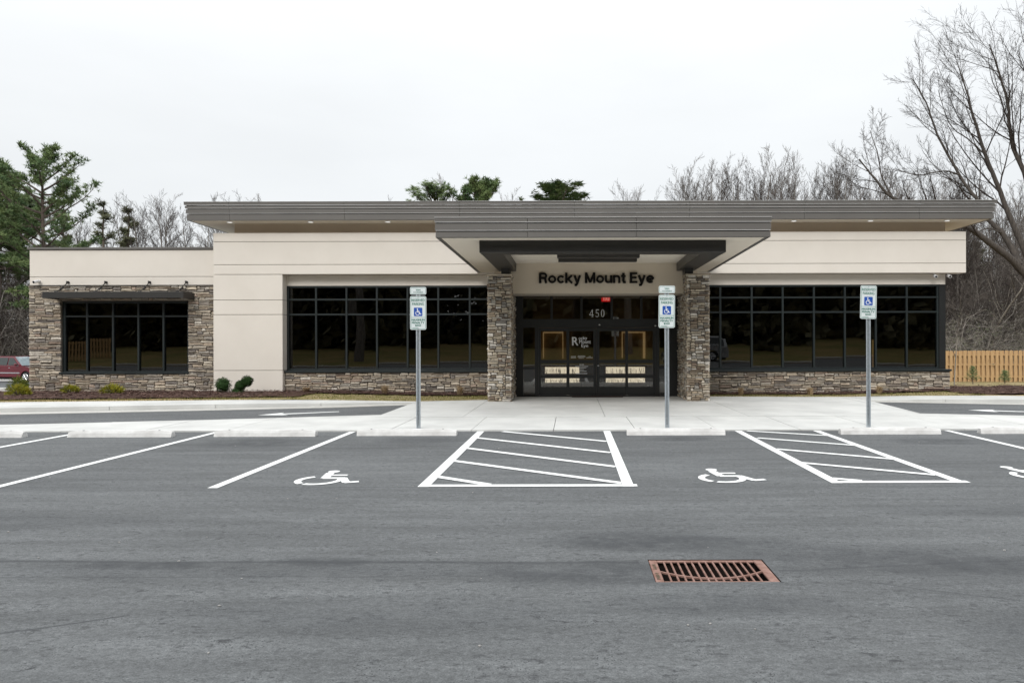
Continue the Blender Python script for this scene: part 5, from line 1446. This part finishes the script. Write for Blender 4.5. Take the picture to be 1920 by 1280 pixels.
for i, (x, d, y) in enumerate([(228, 66, 365), (246, 62, 372), (268, 58, 360), (290, 64, 370), (312, 60, 358), (334, 66, 366), (352, 62, 380), (384, 70, 362), (400, 66, 366), (432, 72, 366), (468, 70, 362), (505, 74, 366), (205, 60, 400), (180, 64, 395), (150, 62, 410)]):
    put("f", protos, i, x, d, y, f"bare tree above the left wing roof, number {i + 1} in the row" if False else "bare tree above the left wing, " + ["beside the pine", "second right of the pine", "tallest of the three nearest the pine", "fourth right of the pine", "in the middle of the gap before the main roof", "left of the roof corner", "touching the roof corner", "behind the roof's left tip", "just right of the roof's left tip", "thin top above the left roof end", "second thin top above the left roof end", "last thin top above the left roof end", "behind the small cedar", "right of the big pine trunk", "behind the big pine trunk"][i], G1, 15.2, .95)
for i in range(30):
    put("f", protos, i + 2, 1288 + i * 17.5 + rng.uniform(-6, 6), rng.uniform(72, 84), rng.uniform(312, 345), "bare grey tree in the further row above the right half of the roof", "further row of bare trees behind the building", 15.2, .9)
# woods beyond the fence at the right edge
wr = random.Random(31)
spots = []
for i in range(34):
    d = 40 + 34 * (i / 34.0); x = wr.uniform(1770, 1960); spots.append((x, d, wr.uniform(330, 430)))
ords = ["first", "second", "third", "fourth", "fifth", "sixth", "seventh", "eighth", "ninth", "tenth", "eleventh", "twelfth", "thirteenth", "fourteenth", "fifteenth", "sixteenth", "seventeenth", "eighteenth", "nineteenth", "twentieth", "twenty-first", "twenty-second", "twenty-third", "twenty-fourth", "twenty-fifth", "twenty-sixth", "twenty-seventh", "twenty-eighth", "twenty-ninth", "thirtieth", "thirty-first", "thirty-second", "thirty-third", "thirty-fourth"]
for i, (x, d, y) in enumerate(spots):
    put("f", protos, i, x, d, y, "slender bare tree in the thick woods beyond the fence at right", "slender trees in the woods beyond the fence", 15.2, .8)
for i in range(34):
    d = wr.uniform(38.5, 58); x = wr.uniform(1765, 1950); put("s", scrubs, i, x, d, wr.uniform(430, 560), "crooked pale understorey tree in the woods beyond the fence", "understorey trees beyond the fence", 5.6, 1.0)
for i in range(26):
    d = wr.uniform(50, 66) if i > 5 else wr.uniform(61, 64); x = wr.uniform(-60, 70) if i < 18 else wr.uniform(60, 300)
    if d < 60.5 and x < 200: d += 10
    put("s", scrubs, i, x, d, wr.uniform(470, 600), "crooked brown understorey tree at the left edge beyond the drive", "understorey trees at the left edge", 5.6, 1.0)
for i in range(14):
    d = wr.uniform(61, 80); x = wr.uniform(-60, 110)
    put("f", protos, i, x, d, wr.uniform(380, 470), "tall bare tree in the dim woods at the left edge", "woods at the left edge", 15.2, .8)

# ---- pines
def pine_proto(name, h, cb, rmax, seed, leafm, dens=1.0, droop=0.0, shape='round'):
    r = random.Random(seed); tr, lf, br = MB(), MB(), MB()
    pts = [Vector((0, 0, -.3))]; p = Vector((0, 0, -.3)); n = 12
    for i in range(n):
        p = p + Vector((r.gauss(0, .07), r.gauss(0, .07), (h * .97) / n)); pts.append(p.copy())
    R0 = h * .0165
    tr.tube(pts, [R0 * (1 - .85 * i / n) for i in range(n + 1)], 9, cap=False)
    def tuft(c, s_):
        for k in range(9):
            dv_ = Vector((r.gauss(0, 1), r.gauss(0, 1), r.gauss(.45, .8))).normalized()
            sd = dv_.orthogonal().normalized() * (.026 * s_ / .28); e_ = c + dv_ * s_ * r.uniform(.7, 1.2)
            lf.add([tuple(c - sd), tuple(c + sd), tuple(e_)], [(0, 1, 2)])
    nb = int(46 * dens)
    for b in range(nb):
        t = cb + (1 - cb) * (b + r.random()) / nb
        f = t * n * .97; i = min(int(f), n - 1); q0 = pts[i].lerp(pts[i + 1], f - i)
        tt = (t - cb) / (1 - cb)
        if shape == 'round': prof = sqrt(max(.02, 1 - (2 * tt - .85) ** 2 / 1.4)) if tt > .3 else .62 + tt * .9
        elif shape == 'dome': prof = sqrt(max(.03, 1 - ((tt - .35) / .65) ** 2)) if tt > .35 else .9
        else: prof = (1 - tt) * .95 + .10
        L = rmax * min(1, prof) * (r.uniform(.4, 1.2) if shape == 'dome' else r.uniform(.55, 1.12)); a = b * 2.4 + r.uniform(-.5, .5)
        el = radians(-8 + 48 * tt + r.gauss(0, 9)) - droop
        d = Vector((cos(a) * cos(el), sin(a) * cos(el), sin(el)))
        bp = [q0]; pp = q0.copy(); m = 6
        for k in range(m):
            d = (d + Vector((r.gauss(0, .12), r.gauss(0, .12), r.gauss(.05, .09)))).normalized(); pp = pp + d * (L / m); bp.append(pp.copy())
        br.tube(bp, [max(.012, R0 * .30 * (1 - .8 * k / m)) for k in range(m + 1)], 5, cap=False)
        for k in range(2, m + 1):
            for sb in range(2 if k < m else 3):
                an = r.uniform(-1.1, 1.1); dd = (Matrix.Rotation(an, 3, 'Z') @ d + Vector((0, 0, r.uniform(-.1, .45)))).normalized()
                sl = L * r.uniform(.10, .26) + .12; e0 = bp[k]; e1 = e0 + dd * sl
                br.tube([e0, e0.lerp(e1, .5) + Vector((0, 0, .03)), e1], [.014, .011, .008], 3, cap=False)
                for j in range(int(5 * dens) + 1):
                    u_ = r.uniform(.35, 1.05); tuft(e0.lerp(e1, u_) + Vector((r.gauss(0, .12), r.gauss(0, .12), r.gauss(.04, .08))), r.uniform(.20, .34))
    t = thing(name, (0, 0, 0))
    tr.build("trunk", "bark_pine", t, True); br.build("limbs", "bark_pine", t); lf.build("crown", leafm, t)
    return t
def put_pine(pr, x, d, ytop, hgt, label, first=True, sxy=1.0, rz=None):
    if pr.name not in TOPS: TOPS[pr.name] = top_of(pr)
    hgt = TOPS[pr.name]
    X_ = gx(x, d); z0 = terr(X_, d) - .05; sc = (gz(ytop, d) - z0) / hgt
    o = pr if first else copy_tree(pr)
    o.location = (X_, d, z0); o.scale = (sc * sxy, sc * sxy, sc); o.rotation_euler = (0, 0, rng.uniform(0, 6.28) if rz is None else rz)
    tag(o, label, "tree", "pines behind the building"); return o
pD = pine_proto("pine_tree", 15, .62, 2.4, 206, "needles", 1.0, 0, 'dome')
pA = pine_proto("pine_tree", 15, .40, 3.7, 201, "needles", 1.05)
pB = pine_proto("pine_tree", 15, .56, 3.0, 202, "needles", 1.15)
pC = pine_proto("pine_tree", 12, .15, 2.0, 203, "needles_dull", 0.5, 0.15, 'cone')
put_pine(pA, 92, 47, 262, 15.3, "tall irregular pine at the left above the wing roof", rz=.4)
put_pine(pB, 4, 61.5, 292, 15.3, "dark pine cut off by the left edge of the picture", sxy=1.15)
put_pine(pA, 34, 66, 340, 15.3, "lower pine between the tall pine and the left edge", False, rz=2.2)
put_pine(pB, -60, 62, 300, 15.3, "pine mostly outside the left edge with boughs reaching in", False, 1.2, 1.9)
put_pine(pC, 188, 56, 372, 12.3, "thin dull green cedar right of the tall pine")
put_pine(pC, 232, 60, 385, 12.3, "small dull cedar second right of the tall pine", False)
put_pine(pC, 130, 58, 400, 12.3, "dull cedar low behind the tall pine trunk", False)
put_pine(pD, 815, 62, 344, 15.1, "round pine crown above the roof, leftmost of the three in the middle", True, 1.05, 1.0)
put_pine(pD, 892, 62, 335, 15.1, "round pine crown above the roof, second of the three in the middle", False, 1.1, 2.7)
put_pine(pD, 1040, 62, 338, 15.1, "pine crown above the roof over the entrance, rightmost in the middle", False, 1.25, 4.1)
put_pine(pC, 1838, 58, 455, 12.3, "dull green cedar in the woods beyond the fence at right", False, 1.3)
put_pine(pC, 1800, 66, 480, 12.3, "second dull green cedar deeper in the woods at right", False, 1.4)
put_pine(pC, 1895, 64, 500, 12.3, "low cedar by the right edge in the woods", False, 1.6)

# ---- brushwood filling the lower woods
def brush(name, x0, x1, d0, d1, ztop, n, seed, label):
    r = random.Random(seed); q, lf = MB(), MB()
    for i in range(n):
        d = r.uniform(d0, d1); X_ = gx(r.uniform(x0, x1), d); z0 = terr(X_, d); h = ztop * r.uniform(.25, 1) ** 1.3
        p = Vector((X_, d, z0)); dr = Vector((r.gauss(0, .3), r.gauss(0, .3), 1)).normalized(); pts = [p]
        for k in range(4): dr = (dr + Vector((r.gauss(0, .25), r.gauss(0, .25), r.gauss(0, .12)))).normalized(); p = p + dr * h / 4; pts.append(p)
        q.tube(pts, [.022, .018, .014, .010, .006], 3, cap=False)
        for k in range(6):
            a = pts[r.randint(1, 4)]; e1 = a + Vector((r.gauss(0, .5), r.gauss(0, .5), r.uniform(-.3, .7))); e2 = e1 + Vector((r.gauss(0, .4), r.gauss(0, .4), r.uniform(-.4, .4)))
            q.tube([a, e1, e2], [.009, .007, .004], 3, cap=False)
            for m in range(3):
                c = a.lerp(e1, r.random()) if r.random() < .5 else e1.lerp(e2, r.random()); c = c + Vector((r.gauss(0, .1), r.gauss(0, .1), r.gauss(0, .1)))
                u_ = Vector((r.gauss(0, 1), r.gauss(0, 1), r.gauss(0, 1))).normalized(); v_ = u_.orthogonal().normalized() * .035
                lf.add([tuple(c), tuple(c + u_ * .07 + v_), tuple(c + u_ * .15), tuple(c + u_ * .07 - v_)], [(0, 1, 2, 3)])
    t = thing(name, (gx((x0 + x1) / 2, d0), d0, 0), label, "brush", kind="stuff")
    o = q.build("twigs", "bark_pale", t); o["kind"] = "stuff"; o = lf.build("leaves", "brush_leaf", t); o["kind"] = "stuff"
brush("brushwood", 1755, 1960, 37.5, 64, 3.6, 1900, 41, "tangled brushwood beyond the fence at the right edge")
brush("brushwood", -60, 75, 61, 80, 6.5, 1600, 42, "tangled brushwood beyond the rear drive at the left edge")

# ---- big bare tree at the right
BIG = dict(seg=[6, 6, 5, 4, 3], wob=[.06, .08, .10, .12, .13], up=[.03, .06, .08, .06, .03], tip=[.5, .25, .3, .4, .5], heavy=2, k=[9, 6, 4, 3, 3], n=[6, 9, 10, 7], t0=[.3, .15, .12, .1], ang=[40, 34, 36, 34], len=[.5, .80, .46, .48], fall=[.2, .40, .4, .4], rr=[.5, .40, .46, .55], rmin=.0065)
big = thing("bare_tree", (gx(2030, 37), 37, terr(25, 37)), "big spreading bare tree leaning in from the right edge", "tree")
out = (MB(), MB()); r = random.Random(77)
def limb(pts, r0, r1, nch, ln_, tmin=.25, lev=1):
    P3 = [Vector((gx(x, d), d, gz(y, d))) for x, y, d in pts]
    P4 = []
    E_ = [P3[0] * 2 - P3[1]] + P3 + [P3[-1] * 2 - P3[-2]]
    for i in range(len(P3) - 1):
        a, b, c, d = E_[i:i + 4]
        for k in range(4):
            t = k / 4
            P4.append(0.5 * (2 * b + (c - a) * t + (2 * a - 5 * b + 4 * c - d) * t * t + (3 * b - a - 3 * c + d) * t ** 3) + Vector((r.gauss(0, .012), r.gauss(0, .02), r.gauss(0, .012))))
    P4.append(P3[-1]); n = len(P4)
    rads = [(r0 + (r1 - r0) * (i / (n - 1)) ** .8) * .68 for i in range(n)]
    out[0].tube(P4, rads, 8, cap=False)
    spawn(out, P4, rads, ln_, lev, 4, r, BIG, nch, tmin)
limb([(2032, 760, 37), (2015, 640, 37), (1985, 575, 37)], .50, .42, 0 + 1, 2.0, .9)
limb([(1985, 575, 37), (1930, 522, 36.8), (1898, 490, 36.6), (1856, 457, 36.3), (1812, 426, 36), (1745, 398, 35.6), (1676, 373, 35.4), (1640, 335, 35.2), (1612, 300, 35.0)], .36, .04, 12, 3.4, .42)
limb([(1676, 373, 35.4), (1655, 335, 35.6), (1645, 285, 35.7), (1632, 246, 35.8)], .07, .02, 8, 2.3, .1)
limb([(1912, 498, 36.7), (1898, 469, 36.9), (1880, 439, 37), (1853, 413, 37.2), (1830, 373, 37.4), (1800, 330, 37.6), (1759, 255, 37.8), (1738, 195, 38), (1712, 150, 38.2)], .25, .03, 18, 4.2, .35)
limb([(1985, 575, 37), (1940, 510, 37.4), (1912, 450, 37.8), (1875, 360, 38), (1849, 292, 38.2), (1826, 221, 38.3), (1814, 175, 38.4), (1798, 125, 38.6)], .30, .03, 17, 5.8, .35)
limb([(1985, 575, 37), (1965, 480, 37), (1945, 400, 36.8), (1920, 326, 36.7), (1897, 262, 36.5), (1890, 195, 36.4), (1872, 130, 36.2), (1856, 85, 36)], .30, .03, 17, 5.4, .35)
limb([(1985, 575, 37), (2010, 450, 36), (1990, 330, 35.4), (1960, 220, 35), (1938, 150, 34.8), (1922, 80, 34.6)], .30, .03, 14, 5.6, .35)
limb([(1880, 439, 37), (1850, 430, 36.4), (1815, 452, 36.2), (1800, 480, 36)], .06, .015, 7, 1.9, .2)
limb([(1800, 330, 37.6), (1770, 322, 37.2), (1720, 330, 36.9), (1680, 318, 36.8)], .07, .02, 8, 3.2, .2)
limb([(1849, 292, 38.2), (1815, 262, 38.6), (1780, 232, 38.8), (1760, 170, 39)], .06, .02, 9, 3.0, .2)
out[0].build("trunk", "bark_dark", big, True); out[1].build("crown", "twig_grey", big)

# ---- young trees by the fence
YOUNG = dict(seg=[7, 4, 3, 3], wob=[.02, .06, .1, .1], up=[.0, .12, .08, .05], tip=[.35, .4, .5, .5], heavy=1, k=[6, 4, 3, 3], n=[11, 3, 2], t0=[.45, .3, .3], ang=[38, 34, 30], len=[.34, .4, .4], fall=[.35, .4, .4], rr=[.55, .6, .6], rmin=.006)
sp = bare_proto("sapling", 3.0, .032, 121, YOUNG, "bark_pale", "twig_brown", 0, 2)
X_ = gx(1789, 31); sp.location = (X_, 31, terr(X_, 31)); sp.scale = (.9, .9, .95); tag(sp, "slim bare sapling standing in front of the fence beside the building", "tree")
def young_pine(x, d, h, seed, label):
    r = random.Random(seed); X_ = gx(x, d); loc = Vector((X_, d, terr(X_, d))); t = thing("young_pine", loc, label, "tree", "young pines by the fence")
    q = MB(); q.tube([loc, loc + Vector((0, 0, h))], [.02, .006], 5); 
    lf = MB()
    for i in range(26):
        tt = (i + 1) / 27; a = i * 2.4; L = h * .36 * (1 - tt) + .06; b = loc + Vector((0, 0, h * (.12 + .85 * tt))); e1 = b + Vector((cos(a) * L, sin(a) * L, L * .5)); q.tube([b, e1], [.007, .004], 3)
        for k in range(26):
            c = b.lerp(e1, r.uniform(.2, 1)); dv_ = Vector((r.gauss(0, 1), r.gauss(0, 1), r.gauss(.4, .7))).normalized(); sd = dv_.orthogonal().normalized() * .007
            lf.add([tuple(c - sd), tuple(c + sd), tuple(c + dv_ * .14)], [(0, 1, 2)])
    q.build("trunk", "bark_pine", t); lf.build("crown", "needles", t)
young_pine(1824, 33.5, .82, 5, "young green pine before the fence, nearer the building")
young_pine(1884, 33.2, .62, 6, "smaller young pine before the fence near the right edge")

# lone trees across the lot, mirrored in the left windows
for (xx, yy, sc, lb) in ((-18.9, -15, 1.5, "bare tree across the lot, mirrored in the left strip of windows"), (-26.5, -19, 1.3, "bare tree across the lot, mirrored beside the left end of the windows"), (5.0, -21, 1.4, "bare tree across the lot, mirrored in the entrance glass")):
    o = copy_tree(protos[2]); o.location = (xx, yy, terr(xx, yy)); o.scale = (sc * 1.5, sc * 1.5, sc); o.rotation_euler = (0, 0, xx); tag(o, lb, "tree", "lone trees across the lot")
# ---- woods across the lot behind the camera: only mirrored in the dark windows
r = random.Random(55); q, lf = MB(), MB()
for i in range(84):
    x = -75 + i * 1.85 + r.uniform(-.9, .9); y = -33 - r.uniform(0, 16); h = r.uniform(15, 24); z0 = terr(x, y)
    q.tube([(x, y, z0 - .3), (x + r.gauss(0, .4), y, z0 + h * .5), (x + r.gauss(0, .8), y, z0 + h)], [.30, .2, .05], 6, cap=False)
    for k in range(300 if (-18 < x < -9 or 0 < x < 9) else 620):
        t_ = r.uniform(.0, 1) ** 1.25; w = 3.2 * (1 - .75 * t_) + .6
        c = Vector((x + r.gauss(0, w * .6), y + r.gauss(0, w * .6), z0 + h * t_)); u_ = Vector((r.gauss(0, 1), r.gauss(0, 1), r.gauss(0, .5))).normalized(); v_ = u_.orthogonal().normalized()
        s_ = r.uniform(.4, 1.0); lf.add([tuple(c - u_ * s_), tuple(c - v_ * s_ * .6), tuple(c + u_ * s_), tuple(c + v_ * s_ * .6)], [(0, 1, 2, 3)])
for i in range(46):
    x = -95 + i * 4.2 + r.uniform(-1, 1); y = -58 - r.uniform(0, 8); h = r.uniform(14, 19); z0 = terr(x, y)
    for k in range(90 if -22 < x < -9 else 330):
        t_ = r.uniform(0, 1); c = Vector((x + r.gauss(0, 2.6), y + r.gauss(0, 1.5), z0 + h * t_)); u_ = Vector((r.gauss(0, 1), r.gauss(0, .4), r.gauss(0, 1))).normalized(); v_ = u_.orthogonal().normalized()
        s_ = r.uniform(.7, 1.5); lf.add([tuple(c - u_ * s_), tuple(c - v_ * s_ * .7), tuple(c + u_ * s_), tuple(c + v_ * s_ * .7)], [(0, 1, 2, 3)])
wb = thing("woods_across_the_lot", (0, -33, 0), "dark woods seen only as reflections in the window glass", "woods", kind="stuff")
o = q.build("trunks", "bark_dark", wb); o["kind"] = "stuff"; o = lf.build("foliage", "leaf_dark", wb); o["kind"] = "stuff"

# ---- loose grit on the asphalt, chips on the mulch
r = random.Random(91); q = MB()
for i in range(60):
    y = 3.7 + 10.2 * r.random() ** 1.4; x = r.uniform(-.8, .72) * y + .2; s_ = r.uniform(.003, .009)
    if GX0 - .05 < x < GX1 + .05 and GY0 - .05 < y < GY1 + .05: continue
    q.ball((x, y, s_ * .5), s_, 5, 4, (r.uniform(.8, 1.6), r.uniform(.8, 1.4), .7))
pmat("grit", (0.40, 0.39, 0.38), (0.25, 0.24, 0.23), 3, 0.9)
tag(q.build("grit", "grit"), "loose pale grit scattered over the asphalt", "grit", kind="stuff")
q = MB()
for i in range(5200):
    k = r.random()
    if k < .5: x = r.uniform(-18.5, -8.6); y = r.uniform(ip(bedL, x) + .55, 24.35); z = zc(x) + .05
    elif k < .62: x = r.uniform(-8.4, -2.5); y = r.uniform(23.1, 24.35); z = zc(x) + .06
    elif k < .75: x = r.uniform(4.0, 12); y = r.uniform(23.4, 24.35); z = zc(x) + .045
    else: x = r.uniform(12, 18); y = r.uniform(ip(bedR, x) + .3, 26.4); z = zc(x) + .05
    z += r.uniform(-.01, .025); a = r.uniform(0, 6.28); l = r.uniform(.02, .06); w = r.uniform(.006, .014); t_ = r.uniform(-.02, .03)
    q.add([(x - l * cos(a) + w * sin(a), y - l * sin(a) - w * cos(a), z), (x + l * cos(a) + w * sin(a), y + l * sin(a) - w * cos(a), z + t_), (x + l * cos(a) - w * sin(a), y + l * sin(a) + w * cos(a), z + t_ + .006), (x - l * cos(a) - w * sin(a), y - l * sin(a) + w * cos(a), z + .006)], [(0, 1, 2, 3)])
pmat("mulch_chip", (0.15, 0.085, 0.065), (0.055, 0.034, 0.028), 4, 0.95)
tag(q.build("mulch_chips", "mulch_chip"), "loose bark chips covering the planting beds", "mulch", kind="stuff")
